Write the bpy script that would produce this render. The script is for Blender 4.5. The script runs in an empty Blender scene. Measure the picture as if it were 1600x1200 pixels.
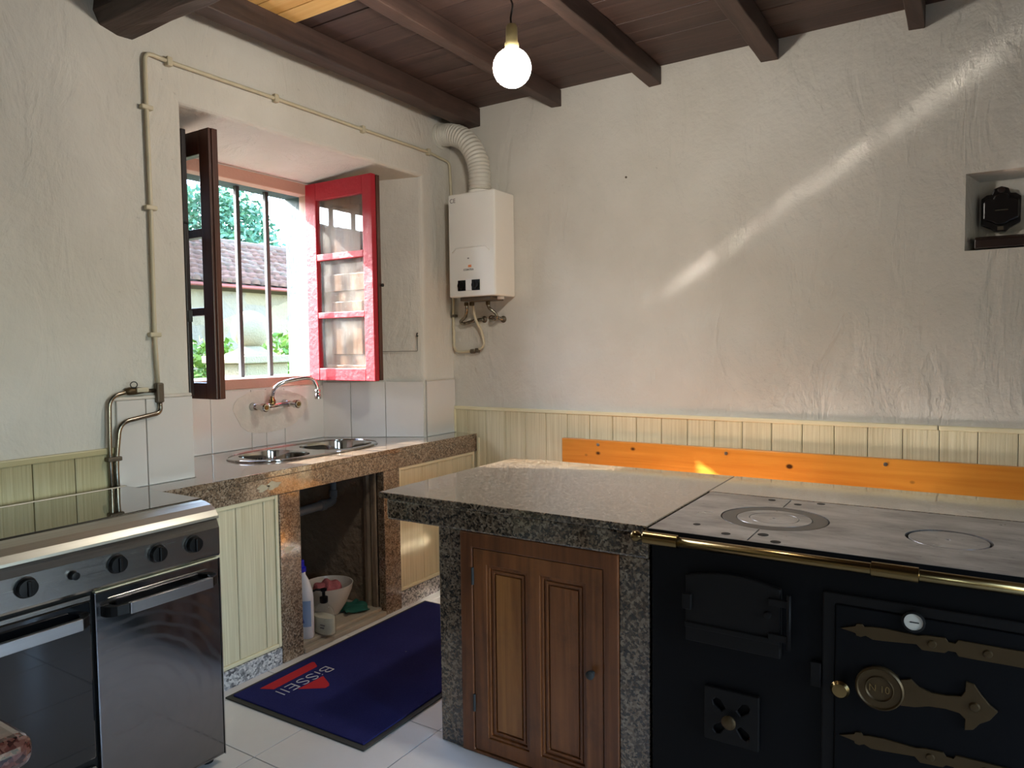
import bpy, bmesh, math, random
from mathutils import Vector, Matrix
random.seed(7)
S = bpy.context.scene
COL = S.collection
PI = math.pi

# ------------------------------------------------------------------ camera
CAMLOC = Vector((2.78, -3.68, 1.42))
RIGHT = Vector((0.84413, 0.53599, -0.01246))      # camera axes in the room
FWD = Vector((-0.53598, 0.84271, -0.05072)).normalized()
RIGHT = (RIGHT - FWD * RIGHT.dot(FWD)).normalized()
UP = RIGHT.cross(FWD)
cam = bpy.data.objects.new('camera', bpy.data.cameras.new('camera'))
COL.objects.link(cam)
cam.data.sensor_width = 36.0
cam.data.lens = 1123.94 / 1600 * 36.0
cam.data.clip_start = 0.02
M4 = Matrix((RIGHT, UP, -FWD)).transposed().to_4x4()
M4.translation = CAMLOC
cam.matrix_world = M4
S.camera = cam

# ------------------------------------------------------------------ sky, sun, exposure
SUN_DIR = Vector((1.0, 0.39, -0.632)).normalized()  # the way the light travels
SKY_STRENGTH = 2.7
SUN_STRENGTH = 27.0
BULB_STRENGTH = 166.0
world = bpy.data.worlds.new('sky'); S.world = world
world.use_nodes = True
wn = world.node_tree
sky = wn.nodes.new('ShaderNodeTexSky')
sky.sky_type = 'NISHITA'
sky.sun_disc = False
sky.sun_elevation = math.asin(-SUN_DIR.z)
sky.sun_rotation = math.atan2(-SUN_DIR.x, -SUN_DIR.y)
sky.air_density = 1.0; sky.dust_density = 1.0; sky.ozone_density = 1.0
wn.links.new(sky.outputs[0], wn.nodes['Background'].inputs[0])
wn.nodes['Background'].inputs[1].default_value = SKY_STRENGTH
sun = bpy.data.objects.new('sun', bpy.data.lights.new('sun', 'SUN'))
sun.data.energy = SUN_STRENGTH; sun.data.angle = math.radians(0.53)
sun.data.color = (1.0, 0.95, 0.88)
sun.rotation_euler = SUN_DIR.to_track_quat('-Z', 'Y').to_euler()
sun.location = (-6, -3, 6)
COL.objects.link(sun)

def portal(loc, rot, sx, sy):
    l = bpy.data.lights.new('window_portal', 'AREA'); l.shape = 'RECTANGLE'
    l.size = sx; l.size_y = sy; l.cycles.is_portal = True
    o = bpy.data.objects.new('window_portal', l); o.location = loc; o.rotation_euler = rot
    COL.objects.link(o)
portal((-0.84, -1.17, 1.79), (0, -PI/2, 0), 1.10, 1.06)       # sink window
portal((5.12, -4.15, 1.55), (0, PI/2, 0), 1.00, 1.00)         # unseen right-wall window, added for fill light
portal((5.12, -2.40, 1.05), (0, PI/2, 0), 2.10, .70)         # unseen right-wall doorway, added for fill light

S.view_settings.view_transform = 'Standard'
S.view_settings.look = 'None'
S.view_settings.gamma = 1.0
S.view_settings.use_curve_mapping = False
S.view_settings.exposure = 0.48
S.cycles.diffuse_bounces = 5
S.cycles.max_bounces = 10
S.cycles.adaptive_threshold = 0.014
S.cycles.transparent_max_bounces = 16
S.cycles.caustics_reflective = True
S.cycles.sample_clamp_indirect = 0.0
S.cycles.blur_glossy = 0.0
S.cycles.use_guiding = True

# ------------------------------------------------------------------ materials
def srgb(r, g, b):
    f = lambda c: (c/255/12.92 if c/255 <= .04045 else ((c/255+.055)/1.055)**2.4)
    return (f(r), f(g), f(b), 1.0)

class Nodes:
    def __init__(s, name):
        s.m = bpy.data.materials.new(name); s.m.use_nodes = True
        s.t = s.m.node_tree
        s.b = s.t.nodes['Principled BSDF']; s.out = s.t.nodes['Material Output']
        s.co = s.t.nodes.new('ShaderNodeTexCoord').outputs['Object']
        s.rnd = None
    def n(s, kind, ins=None, out=0, **props):
        d = s.t.nodes.new('ShaderNode' + kind)
        for k, v in props.items(): setattr(d, k, v)
        for k, v in (ins or {}).items():
            if hasattr(v, 'is_linked') and hasattr(v, 'node'): s.t.links.new(v, d.inputs[k])
            else: d.inputs[k].default_value = v
        return d.outputs[out]
    def map(s, scale=(1, 1, 1), loc=(0, 0, 0), co=None, vary=True):
        c = co or s.co
        if vary:
            if s.rnd is None: s.rnd = s.n('ObjectInfo', out='Random')
            off = s.n('CombineXYZ', {0: s.n('Math', {0: s.rnd, 1: 37.0}, operation='MULTIPLY'), 1: s.n('Math', {0: s.rnd, 1: 91.0}, operation='MULTIPLY'), 2: s.n('Math', {0: s.rnd, 1: 53.0}, operation='MULTIPLY')})
            c = s.n('VectorMath', {0: c, 1: off}, operation='ADD')
        return s.n('Mapping', {'Vector': c, 'Scale': scale, 'Location': loc})
    def noise(s, vec, scale, detail=4, rough=.55, dist=0, out='Fac'):
        return s.n('TexNoise', {'Vector': vec, 'Scale': scale, 'Detail': detail, 'Roughness': rough, 'Distortion': dist}, out=out)
    def ramp(s, fac, stops, interp='LINEAR'):
        d = s.t.nodes.new('ShaderNodeValToRGB'); d.color_ramp.interpolation = interp
        e = d.color_ramp.elements
        while len(e) > len(stops): e.remove(e[-1])
        while len(e) < len(stops): e.new(.5)
        for i, (p, c) in enumerate(stops): e[i].position = p; e[i].color = c if len(c) == 4 else (*c, 1)
        s.t.links.new(fac, d.inputs[0]); return d.outputs[0]
    def mix(s, fac, a, b, blend='MIX'):
        d = s.t.nodes.new('ShaderNodeMix'); d.data_type = 'RGBA'; d.blend_type = blend
        for i, v in ((0, fac), (6, a), (7, b)):
            if hasattr(v, 'is_linked') and hasattr(v, 'node'): s.t.links.new(v, d.inputs[i])
            else: d.inputs[i].default_value = v
        return d.outputs[2]
    def math(s, op, a, b=0.0): return s.n('Math', {0: a, 1: b}, operation=op)
    def set(s, **kw):
        for k, v in kw.items():
            k = {'color': 'Base Color', 'rough': 'Roughness', 'metal': 'Metallic', 'normal': 'Normal', 'alpha': 'Alpha', 'coat': 'Coat Weight', 'coat_rough': 'Coat Roughness', 'spec': 'Specular IOR Level', 'emit': 'Emission Color', 'emit_s': 'Emission Strength', 'trans': 'Transmission Weight', 'sss': 'Subsurface Weight', 'sheen': 'Sheen Weight'}[k]
            if hasattr(v, 'is_linked') and hasattr(v, 'node'): s.t.links.new(v, s.b.inputs[k])
            else: s.b.inputs[k].default_value = v
        return s.m
    def bump(s, h, dist=.01, strength=1.0, normal=None):
        i = {'Height': h, 'Distance': dist, 'Strength': strength}
        if normal is not None: i['Normal'] = normal
        return s.n('Bump', i)

def m_plain(name, rgb, rough=.5, metal=0, var=.12, scale=8, bump=0, bscale=60, coat=0, spec=.5):
    k = Nodes(name); c = srgb(*rgb); d = tuple(x*(1-var) for x in c[:3]) + (1,)
    v = k.map(); f = k.noise(v, scale, 5)
    k.set(color=k.mix(f, c, d), rough=rough, metal=metal, coat=coat, spec=spec)
    if bump: k.set(normal=k.bump(k.noise(v, bscale, 3), bump))
    return k.m

def m_plaster(name, a, b, dirt):
    k = Nodes(name); v = k.map(vary=False)
    big = k.noise(v, 1.3, 4, .6); mid = k.noise(k.map((1, 1, .45), vary=False), 5, 5, .6, .6)
    c = k.mix(k.ramp(big, [(.35, (0, 0, 0)), (.7, (1, 1, 1))]), srgb(*a), srgb(*b))
    sp = k.ramp(k.noise(v, 34, 3, .7), [(.66, (0, 0, 0)), (.75, (.55, .55, .55))])
    c = k.mix(k.math('MULTIPLY', sp, k.ramp(big, [(.5, (0, 0, 0)), (.68, (1, 1, 1))])), c, srgb(*dirt))
    n1 = k.bump(k.noise(v, 2.2, 3, .5), .035, .8)
    n2 = k.bump(k.ramp(mid, [(.38, (0, 0, 0)), (.5, (.8, .8, .8)), (.62, (.35, .35, .35)), (.75, (.5, .5, .5))]), .006, .6, n1)
    n3 = k.bump(k.noise(v, 26, 5, .65), .006, .7, n2)
    return k.set(color=c, rough=.72, normal=n3, spec=.3)

def m_granite(name, cols, scale=95, rough=.10, coat=.8, blotch=None):
    k = Nodes(name); v = k.map()
    vd = k.n('VectorMath', {0: v, 1: k.n('VectorMath', {0: k.noise(v, scale*.7, 2, out='Color'), 1: (.012, .012, .012)}, operation='MULTIPLY')}, operation='ADD')
    cell = k.n('TexVoronoi', {'Vector': vd, 'Scale': scale}, out='Color')
    f = k.n('SeparateColor', {0: cell}, out=0)
    f = k.math('ADD', k.math('MULTIPLY', f, .62), k.math('MULTIPLY', k.noise(v, scale*.22, 4, .6), .5))
    n = len(cols)
    c = k.ramp(f, [(.22 + .62*i/(n-1), srgb(*x)) for i, x in enumerate(cols)])
    if blotch:
        c = k.mix(k.ramp(k.noise(v, 4.5, 4), [(.45, (0, 0, 0)), (.7, (.45, .45, .45))]), c, k.mix(.5, c, srgb(*blotch)))
    r = k.math('ADD', k.math('MULTIPLY', k.noise(v, 12, 3), .06), rough - .03)
    return k.set(color=c, rough=r, coat=coat, coat_rough=.06, spec=.5)

def m_wood(name, c1, c2, axis=0, scale=1.0, rough=.45, coat=0, knots=0, dirt=0, bump=.003):
    k = Nodes(name)
    sc = [7.0*scale]*3; sc[axis] = .55*scale
    v = k.map(tuple(sc)); fine = [55.0*scale]*3; fine[axis] = 1.6*scale
    f1 = k.noise(v, 1.6, 5, .6, 1.4); f2 = k.noise(k.map(tuple(fine)), 1.0, 3, .6)
    f = k.math('ADD', k.math('MULTIPLY', f1, .7), k.math('MULTIPLY', f2, .35))
    c = k.ramp(f, [(.34, srgb(*c1)), (.52, tuple((a+b)/2 for a, b in zip(srgb(*c1), srgb(*c2)))), (.68, srgb(*c2))])
    if knots:
        ks = [9.0]*3; ks[axis] = 6.5
        vo = k.n('TexVoronoi', {'Vector': k.map(tuple(ks)), 'Scale': 1.0, 'Randomness': 1.0}, out='Distance')
        c = k.mix(k.ramp(vo, [(.07, (knots, knots, knots)), (.13, (0, 0, 0))]), c, srgb(70, 35, 12))
    if dirt:
        c = k.mix(k.ramp(k.noise(k.map(), 6, 5, .7), [(.5, (0, 0, 0)), (.72, (dirt, dirt, dirt))]), c, srgb(24, 16, 12))
    return k.set(color=c, rough=rough, coat=coat, coat_rough=.15, normal=k.bump(f, bump))

def m_metal(name, rgb, rough=.25, axis=None, smear=0, metal=1.0):
    k = Nodes(name); sc = [90.0]*3
    if axis is not None: sc[axis] = 1.2
    f = k.noise(k.map(tuple(sc)) if axis is not None else k.map(), 1.0 if axis is not None else 9, 4)
    c = srgb(*rgb)
    r = k.math('ADD', k.math('MULTIPLY', f, min(.16, rough)), rough*.55)
    if smear:
        w = k.n('TexWave', {'Vector': k.map((1, 1, 1.2), (0, .12, .10), vary=False), 'Scale': 7.0, 'Distortion': 4.0, 'Detail': 3.0, 'Detail Scale': .8}, out='Fac', wave_type='RINGS', rings_direction='X')
        r = k.math('ADD', r, k.math('MULTIPLY', k.ramp(w, [(.55, (0, 0, 0)), (.95, (1, 1, 1))]), smear))
    return k.set(color=k.mix(f, c, tuple(x*.82 for x in c[:3]) + (1,)), rough=r, metal=metal)

def m_glass(name, dirt=.06, tint=(.97, .98, .98, 1)):
    k = Nodes(name); t = k.t
    tr = t.nodes.new('ShaderNodeBsdfTransparent'); tr.inputs[0].default_value = tint
    gl = t.nodes.new('ShaderNodeBsdfGlossy'); gl.inputs['Roughness'].default_value = .02
    df = t.nodes.new('ShaderNodeBsdfDiffuse'); df.inputs[0].default_value = (.7, .68, .62, 1)
    bf = k.n('NewGeometry', out='Backfacing'); fr = k.n('Fresnel', {'IOR': k.math('ADD', k.math('MULTIPLY', bf, 1/1.5-1.5), 1.5)})
    a = t.nodes.new('ShaderNodeMixShader'); t.links.new(k.math('MULTIPLY', fr, 1.0), a.inputs[0]); t.links.new(tr.outputs[0], a.inputs[1]); t.links.new(gl.outputs[0], a.inputs[2])
    b = t.nodes.new('ShaderNodeMixShader'); t.links.new(k.ramp(k.noise(k.map(), 9, 4), [(.4, (dirt*.4,)*3), (.75, (dirt*2.2,)*3)]), b.inputs[0])
    t.links.new(a.outputs[0], b.inputs[1]); t.links.new(df.outputs[0], b.inputs[2])
    t.links.new(b.outputs[0], k.out.inputs[0]); t.nodes.remove(k.b)
    return k.m

MT = {}
MT['plaster'] = m_plaster('plaster', (214, 209, 199), (200, 194, 182), (122, 114, 102))
MT['lime'] = m_plaster('outer_lime_render', (86, 99, 104), (70, 82, 87), (28, 36, 40))
MT['granite'] = m_granite('brown_granite', [(62, 53, 45), (98, 82, 66), (136, 114, 92), (160, 144, 124)], 170, blotch=(150, 116, 88))
MT['granite_dark'] = m_granite('island_granite', [(26, 21, 17), (66, 54, 43), (110, 92, 74), (138, 121, 102)], 140, rough=.12, coat=1.0)
MT['granite_grey'] = m_granite('grey_granite', [(60, 62, 66), (130, 130, 132), (190, 190, 190), (215, 213, 210)], 110, rough=.35, coat=0)
MT['granite_red'] = m_granite('red_granite', [(20, 13, 12), (66, 34, 29), (96, 52, 44), (112, 74, 62)], 150, rough=.18)
def m_pvc(name='cream_pvc', a=(196, 184, 146), b=(226, 217, 186)):
    k = Nodes(name); v = k.map((160, 160, 2.2)); f = k.noise(v, 1.0, 4, .6)
    c = k.ramp(f, [(.3, srgb(*a)), (.7, srgb(*b))])
    return k.set(color=c, rough=.38, normal=k.bump(f, .0015))
MT['pvc'] = m_pvc()
MT['pvc_olive'] = m_pvc('olive_pvc', (158, 146, 104), (188, 176, 136))  # darker, yellower cream than the back-wall strips
MT['pvc_olive_rail'] = m_plain('olive_pvc_rail', (190, 178, 136), .35, var=.1)
MT['pvc_rail'] = m_plain('cream_pvc_rail', (226, 216, 180), .35, var=.06)
MT['tile'] = m_plain('white_glazed_tile', (214, 208, 201), .12, var=.05, scale=5, coat=.4)
MT['floor_tile'] = m_plain('floor_tile_glaze', (234, 232, 228), .22, var=.12, scale=6, bump=.0006, bscale=25)
MT['grout'] = m_plain('dark_grout', (84, 78, 68), .9)
MT['cement'] = m_plain('cement_patch', (222, 212, 198), .8, var=.3, scale=16, bump=.006, bscale=30)
MT['ceil_wood'] = m_wood('dark_stained_plank', (50, 36, 33), (78, 58, 51), 0, .8, .55, dirt=.35)
MT['joist'] = m_wood('dark_joist', (46, 33, 29), (78, 58, 50), 1, .9, .55, dirt=.3)
MT['beam'] = m_wood('old_beam', (46, 34, 29), (88, 70, 60), 0, .7, .6, dirt=.5, bump=.012)
MT['pine'] = m_wood('raw_pine', (236, 196, 124), (216, 164, 88), 0, .9, .5)
MT['bench'] = m_wood('varnished_pine', (216, 146, 58), (192, 116, 36), 0, .8, .3, coat=.35, knots=1.0)
MT['door_wood'] = m_wood('varnished_door', (152, 92, 48), (96, 52, 24), 2, .9, .38, coat=.2, dirt=.35)
MT['door_wood_pale'] = m_wood('varnished_panel', (176, 116, 58), (128, 76, 34), 2, .9, .38, coat=.2, dirt=.2)
MT['door_frame'] = m_wood('varnished_frame', (136, 80, 42), (84, 44, 20), 2, .9, .4, coat=.2, dirt=.3)
MT['sash_brown'] = m_wood('brown_sash', (96, 56, 40), (58, 32, 24), 2, 1.0, .4, coat=.15)
MT['shutter_dark'] = m_wood('dark_shutter', (40, 28, 26), (22, 17, 18), 2, 1.0, .4, coat=.2)
MT['shutter_pale'] = m_wood('pale_shutter', (128, 90, 54), (88, 57, 32), 2, 1.0, .45)
MT['old_wood'] = m_wood('weathered_jamb', (178, 158, 132), (92, 74, 60), 2, 1.0, .8, dirt=.6, bump=.01)
def m_redpaint(name, a, b, chip):
    k = Nodes(name); v = k.map()
    c = k.mix(k.noise(v, 6, 4), srgb(*a), srgb(*b))
    c = k.mix(k.ramp(k.noise(v, 26, 6, .7), [(.66, (0, 0, 0)), (.7, (1, 1, 1))]), c, srgb(*chip))
    return k.set(color=c, rough=.5, normal=k.bump(k.noise(v, 30, 4), .004))
MT['red'] = m_redpaint('faded_red_paint', (176, 26, 44), (160, 20, 36), (206, 130, 122))
MT['salmon'] = m_redpaint('salmon_frame_paint', (200, 156, 138), (184, 140, 122), (140, 112, 98))
MT['glass'] = m_glass('window_glass')
MT['iron'] = m_plain('iron_bar', (58, 60, 60), .7, .0, var=.3)
MT['steel'] = m_metal('brushed_steel', (200, 198, 194), .07)
MT['chrome'] = m_metal('chrome', (210, 210, 208), .09)
MT['inox'] = m_metal('cooker_inox', (168, 164, 158), .30, axis=1)
MT['inox_door'] = m_metal('smeared_inox', (150, 148, 148), .08, smear=.10)
MT['inox_lip'] = m_metal('satin_lip', (186, 182, 170), .62, axis=1)
MT['alu'] = m_metal('alu_handle', (186, 186, 188), .42, axis=1)
MT['black'] = m_plain('black_plastic', (12, 12, 13), .38, var=.2, spec=.3)
MT['black_glass'] = m_plain('oven_glass', (8, 9, 12), .04, var=.1, coat=1)
MT['lid_glass'] = m_plain('lid_glass', (52, 48, 40), .03, var=.05, coat=1)
MT['enamel'] = m_plain('white_enamel', (240, 236, 226), .22, var=.03, coat=.5)
MT['white_paint'] = m_plain('white_label', (240, 240, 240), .4, var=.02)
MT['orange'] = m_plain('orange_mark', (242, 150, 96), .4)
MT['ink'] = m_plain('black_ink', (30, 30, 30), .5)
MT['grey_ink'] = m_plain('grey_ink', (110, 100, 98), .5)
MT['duct'] = m_plain('white_duct', (218, 212, 198), .45, var=.15)
MT['pipe_cream'] = m_plain('cream_pipe', (210, 198, 168), .4, var=.3, scale=14)
MT['pipe_steel'] = m_metal('dull_pipe', (150, 142, 128), .28)
MT['pipe_old'] = m_plain('old_pipe', (112, 100, 84), .5, .5, var=.4, scale=30)
MT['brass'] = m_metal('aged_brass', (144, 120, 78), .28, axis=0)
MT['brass_dull'] = m_plain('dull_brass', (92, 72, 44), .45, .6, var=.35, scale=20)
MT['black_iron'] = m_plain('black_enamel', (9, 8, 10), .55, var=.2, spec=.18)
MT['iron_door'] = m_plain('iron_door', (20, 16, 14), .55, .0, var=.3, spec=.25)
def m_plate():
    k = Nodes('cast_hob'); v = k.map((1, 2.2, 1))
    c = k.ramp(k.noise(v, 5, 6, .65), [(.3, srgb(112, 106, 104)), (.6, srgb(172, 168, 164)), (.8, srgb(190, 186, 182))])
    sp = k.ramp(k.noise(k.map((1, 2.5, 1)), 34, 3, .6), [(.66, (0, 0, 0)), (.73, (.8, .8, .8))])
    c = k.mix(sp, c, srgb(58, 46, 40))
    return k.set(color=c, rough=k.math('ADD', k.math('MULTIPLY', k.noise(v, 9, 4), .25), .2), metal=.55)
MT['plate'] = m_plate()
MT['plate_dark'] = m_plain('cast_ring', (98, 94, 92), .38, .6, var=.35, scale=12)
def m_mat():
    k = Nodes('navy_pile'); v = k.map()
    c = k.mix(k.noise(v, 5, 4), srgb(52, 55, 116), srgb(40, 42, 96))
    c = k.mix(k.ramp(k.noise(v, 420, 2), [(.3, (.55,)*3), (.7, (0,)*3)]), c, srgb(26, 26, 66))
    c = k.mix(k.ramp(k.noise(v, 55, 2, .5), [(.76, (0,)*3), (.79, (1,)*3)]), c, srgb(120, 120, 130))
    return k.set(color=c, rough=.95, spec=.1, normal=k.bump(k.noise(v, 380, 2), .004))
MT['pile'] = m_mat()
MT['rubber'] = m_plain('grey_rubber', (58, 56, 50), .75)
MT['pile_red'] = m_plain('red_pile', (196, 30, 40), .95, var=.3, scale=200)
MT['pile_white'] = m_plain('white_pile', (206, 200, 204), .95, var=.2, scale=200)
MT['pvc_grey'] = m_plain('grey_drain', (120, 124, 128), .45)
MT['cavity'] = m_plain('sooty_plaster', (158, 136, 112), .9, var=.5, scale=7, bump=.02, bscale=14)
MT['slab'] = m_plain('cement_floor', (176, 164, 144), .8, var=.35, scale=12, bump=.004, bscale=30)
MT['white_plastic'] = m_plain('white_plastic', (232, 234, 238), .3)
MT['blue'] = m_plain('blue_cap', (20, 28, 190), .3)
MT['label_blue'] = m_plain('pale_blue_label', (150, 178, 216), .35)
MT['mid_blue'] = m_plain('mid_blue', (60, 90, 180), .35)
MT['label_red'] = m_plain('label_red', (200, 60, 70), .35)
MT['soap'] = m_plain('cream_soap', (226, 222, 196), .25, coat=.6)
MT['clear'] = m_glass('clear_plastic', .12)
MT['bowl'] = m_plain('ceramic_bowl', (206, 200, 186), .25)
MT['pink'] = m_plain('pink_rag', (196, 110, 112), .9, var=.5, scale=30, bump=.01)
MT['green'] = m_plain('green_cloth', (28, 96, 80), .9, var=.4, scale=14)
MT['bakelite'] = m_plain('black_bakelite', (20, 14, 13), .3, var=.2)
MT['ledge'] = m_wood('dark_ledge', (50, 32, 26), (26, 17, 15), 0, 1.0, .3, coat=.4)
MT['limewash'] = m_plain('white_limewash', (226, 226, 220), .85, var=.12, scale=9, bump=.004)
MT['stone'] = m_plain('pale_stone', (140, 133, 108), .9, var=.25, scale=6, bump=.01)
def m_stonewall():
    k = Nodes('rubble_wall'); v = k.map()
    vo = k.n('TexVoronoi', {'Vector': k.map((1, 1, 1.6)), 'Scale': 2.6}, out='Color')
    f = k.n('SeparateColor', {0: vo}, out=0)
    c = k.ramp(f, [(.1, srgb(112, 102, 84)), (.5, srgb(130, 119, 98)), (.9, srgb(118, 111, 100))])
    return k.set(color=c, rough=.95, normal=k.bump(k.noise(v, 8, 5), .03))
MT['stonewall'] = m_stonewall()
def m_rooftile():
    k = Nodes('clay_tile'); r = k.n('ObjectInfo', out='Random')
    c = k.ramp(r, [(.1, srgb(92, 66, 54)), (.45, srgb(106, 78, 66)), (.7, srgb(88, 70, 60)), (.95, srgb(114, 96, 84))])
    c = k.mix(k.ramp(k.noise(k.map(), 7, 4), [(.5, (0,)*3), (.75, (.7,)*3)]), c, srgb(68, 66, 50))
    return k.set(color=c, rough=.9)
MT['rooftile'] = m_rooftile()
MT['gutter'] = m_plain('red_gutter', (126, 66, 58), .6)
def m_leaf(name, a, b):
    k = Nodes(name); g = k.n('NewGeometry', out='Random Per Island')
    return k.set(color=k.ramp(g, [(0, srgb(*a)), (1, srgb(*b))]), rough=.6)
MT['leaf'] = m_leaf('shrub_leaf', (64, 100, 30), (120, 148, 56))
MT['needle'] = m_leaf('conifer_needle', (52, 100, 78), (92, 136, 108))
MT['bark'] = m_plain('bark', (90, 72, 56), .9, var=.4)
MT['grass'] = m_plain('grass_ground', (112, 128, 66), .95, var=.4, scale=3)
MT['wire'] = m_plain('wire', (120, 116, 108), .4, .6)
MT['bare_wire'] = m_plain('black_cord', (24, 20, 20), .5)
MT['socket'] = m_plain('brass_lampholder', (150, 138, 100), .4, .4, var=.4, scale=30)
kb = Nodes('lit_bulb'); kb.set(color=(1, .96, .88, 1), emit=(1.0, .94, .84, 1), emit_s=BULB_STRENGTH); MT['bulb'] = kb.m
MT['dial'] = m_plain('white_dial', (226, 220, 206), .4, var=.05)

# ------------------------------------------------------------------ geometry helpers
def nb(): return bmesh.new()
def box(bm, x0, x1, y0, y1, z0, z1):
    vs = [bm.verts.new((x, y, z)) for z in (z0, z1) for x, y in ((x0, y0), (x1, y0), (x1, y1), (x0, y1))]
    for f in ((3, 2, 1, 0), (4, 5, 6, 7), (0, 1, 5, 4), (1, 2, 6, 5), (2, 3, 7, 6), (3, 0, 4, 7)): bm.faces.new([vs[i] for i in f])
XY = lambda u, v, w: (u, v, w)          # maps of a flat outline into the room
XZ = lambda u, v, w: (u, w, v)
YZ = lambda u, v, w: (w, u, v)
def prism(bm, outer, w0, w1, mp=XY, holes=()):
    if not holes:
        a = [bm.verts.new(mp(u, v, w0)) for u, v in outer]; b = [bm.verts.new(mp(u, v, w1)) for u, v in outer]
        bm.faces.new(a[::-1]); bm.faces.new(b)
        for i in range(len(a)): bm.faces.new((a[i], a[(i+1) % len(a)], b[(i+1) % len(a)], b[i]))
    else:
        sides = []
        for w in (w0, w1):
            es = []; loops = []
            for lp in (outer, *holes):
                vs = [bm.verts.new(mp(u, v, w)) for u, v in lp]; loops.append(vs)
                es += [bm.edges.new((vs[i], vs[(i+1) % len(vs)])) for i in range(len(vs))]
            bmesh.ops.triangle_fill(bm, edges=es, use_beauty=True); sides.append(loops)
        for la, lb in zip(*sides):
            for i in range(len(la)): bm.faces.new((la[i], la[(i+1) % len(la)], lb[(i+1) % len(la)], lb[i]))
    bmesh.ops.recalc_face_normals(bm, faces=bm.faces[:])
def smooth_path(pts, n=6):
    pts = [Vector(p) for p in pts]; out = []
    for i in range(len(pts)-1):
        p0 = pts[max(i-1, 0)]; p1 = pts[i]; p2 = pts[i+1]; p3 = pts[min(i+2, len(pts)-1)]
        for k in range(n):
            t = k/n
            out.append(.5*((2*p1) + (-p0+p2)*t + (2*p0-5*p1+4*p2-p3)*t*t + (-p0+3*p1-3*p2+p3)*t**3))
    return out + [pts[-1]]
def bend_path(pts, r=.03, n=5):
    pts = [Vector(p) for p in pts]; out = [pts[0]]
    for i in range(1, len(pts)-1):
        a = (pts[i-1]-pts[i]); b = (pts[i+1]-pts[i]); rr = min(r, a.length*.49, b.length*.49)
        p = pts[i]+a.normalized()*rr; q = pts[i]+b.normalized()*rr
        for k in range(n+1):
            t = k/n; out.append((1-t)**2*p + 2*t*(1-t)*pts[i] + t*t*q)
    return out + [pts[-1]]
def tube(bm, pts, r, seg=10, caps=True):
    pts = [Vector(p) for p in pts]; n = len(pts); rings = []; nrm = None
    for i, p in enumerate(pts):
        t = (pts[min(i+1, n-1)] - pts[max(i-1, 0)]).normalized()
        if nrm is None: nrm = t.orthogonal().normalized()
        nrm = (nrm - t*nrm.dot(t)).normalized(); bi = t.cross(nrm)
        rr = r(i/(n-1)) if callable(r) else r
        rings.append([bm.verts.new(p + nrm*math.cos(2*PI*k/seg)*rr + bi*math.sin(2*PI*k/seg)*rr) for k in range(seg)])
    for a, b in zip(rings, rings[1:]):
        for k in range(seg): bm.faces.new((a[k], a[(k+1) % seg], b[(k+1) % seg], b[k]))
    if caps: bm.faces.new(rings[0][::-1]); bm.faces.new(rings[-1])
def lathe(bm, prof, c, axis='z', seg=24, sx=1, sy=1):
    mp = {'z': lambda a, b, h: (c[0]+a, c[1]+b, c[2]+h), 'y': lambda a, b, h: (c[0]+a, c[1]-h, c[2]+b), 'x': lambda a, b, h: (c[0]+h, c[1]+a, c[2]+b)}[axis]
    rings = []
    for r, h in prof:
        if r < 1e-6: rings.append([bm.verts.new(mp(0, 0, h))])
        else: rings.append([bm.verts.new(mp(r*sx*math.cos(2*PI*k/seg), r*sy*math.sin(2*PI*k/seg), h)) for k in range(seg)])
    for a, b in zip(rings, rings[1:]):
        for k in range(seg):
            q = [a[k % len(a)], a[(k+1) % len(a)], b[(k+1) % len(b)], b[k % len(b)]]
            u = []
            for v in q:
                if v not in u: u.append(v)
            if len(u) > 2: bm.faces.new(u)
    for rg in (rings[0], rings[-1]):
        if len(rg) > 2: bm.faces.new(rg)
    bmesh.ops.recalc_face_normals(bm, faces=bm.faces[:])
def circle(cx, cy, r, n=32, ry=None):
    return [(cx + r*math.cos(2*PI*k/n), cy + (ry or r)*math.sin(2*PI*k/n)) for k in range(n)]
def superell(cx, cy, a, b, p=3.0, n=48):
    o = []
    for k in range(n):
        t = 2*PI*k/n; c, s = math.cos(t), math.sin(t)
        o.append((cx + a*math.copysign(abs(c)**(2/p), c), cy + b*math.copysign(abs(s)**(2/p), s)))
    return o
def obj(name, bm, mat, parent=None, bevel=0, smooth=False, seg=2, recentre=True):
    me = bpy.data.meshes.new(name)
    c = Vector((0, 0, 0))
    if recentre and bm.verts:
        lo = Vector([min(v.co[i] for v in bm.verts) for i in range(3)]); hi = Vector([max(v.co[i] for v in bm.verts) for i in range(3)])
        c = (lo + hi)/2; bmesh.ops.translate(bm, verts=bm.verts[:], vec=-c)
    if smooth:
        for f in bm.faces: f.smooth = True
    bm.to_mesh(me); bm.free()
    for m in (mat if isinstance(mat, (list, tuple)) else [mat]): me.materials.append(MT[m])
    o = bpy.data.objects.new(name, me); COL.objects.link(o)
    place(o, c, parent)
    if bevel:
        b = o.modifiers.new('bevel', 'BEVEL'); b.width = bevel; b.segments = seg; b.limit_method = 'ANGLE'; b.angle_limit = .6
    return o
WORLDLOC = {}
def place(o, c, parent):
    WORLDLOC[o.name] = Vector(c)
    if parent: o.parent = parent; o.location = Vector(c) - WORLDLOC[parent.name]
    else: o.location = c
def bx(name, mat, parent, x0, x1, y0, y1, z0, z1, bevel=0, **k):
    bm = nb(); box(bm, min(x0, x1), max(x0, x1), min(y0, y1), max(y0, y1), min(z0, z1), max(z0, z1)); return obj(name, bm, mat, parent, bevel, **k)
def pz(name, mat, parent, outer, w0, w1, mp=XY, holes=(), bevel=0, **k):
    bm = nb(); prism(bm, outer, w0, w1, mp, holes); return obj(name, bm, mat, parent, bevel, **k)
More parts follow.
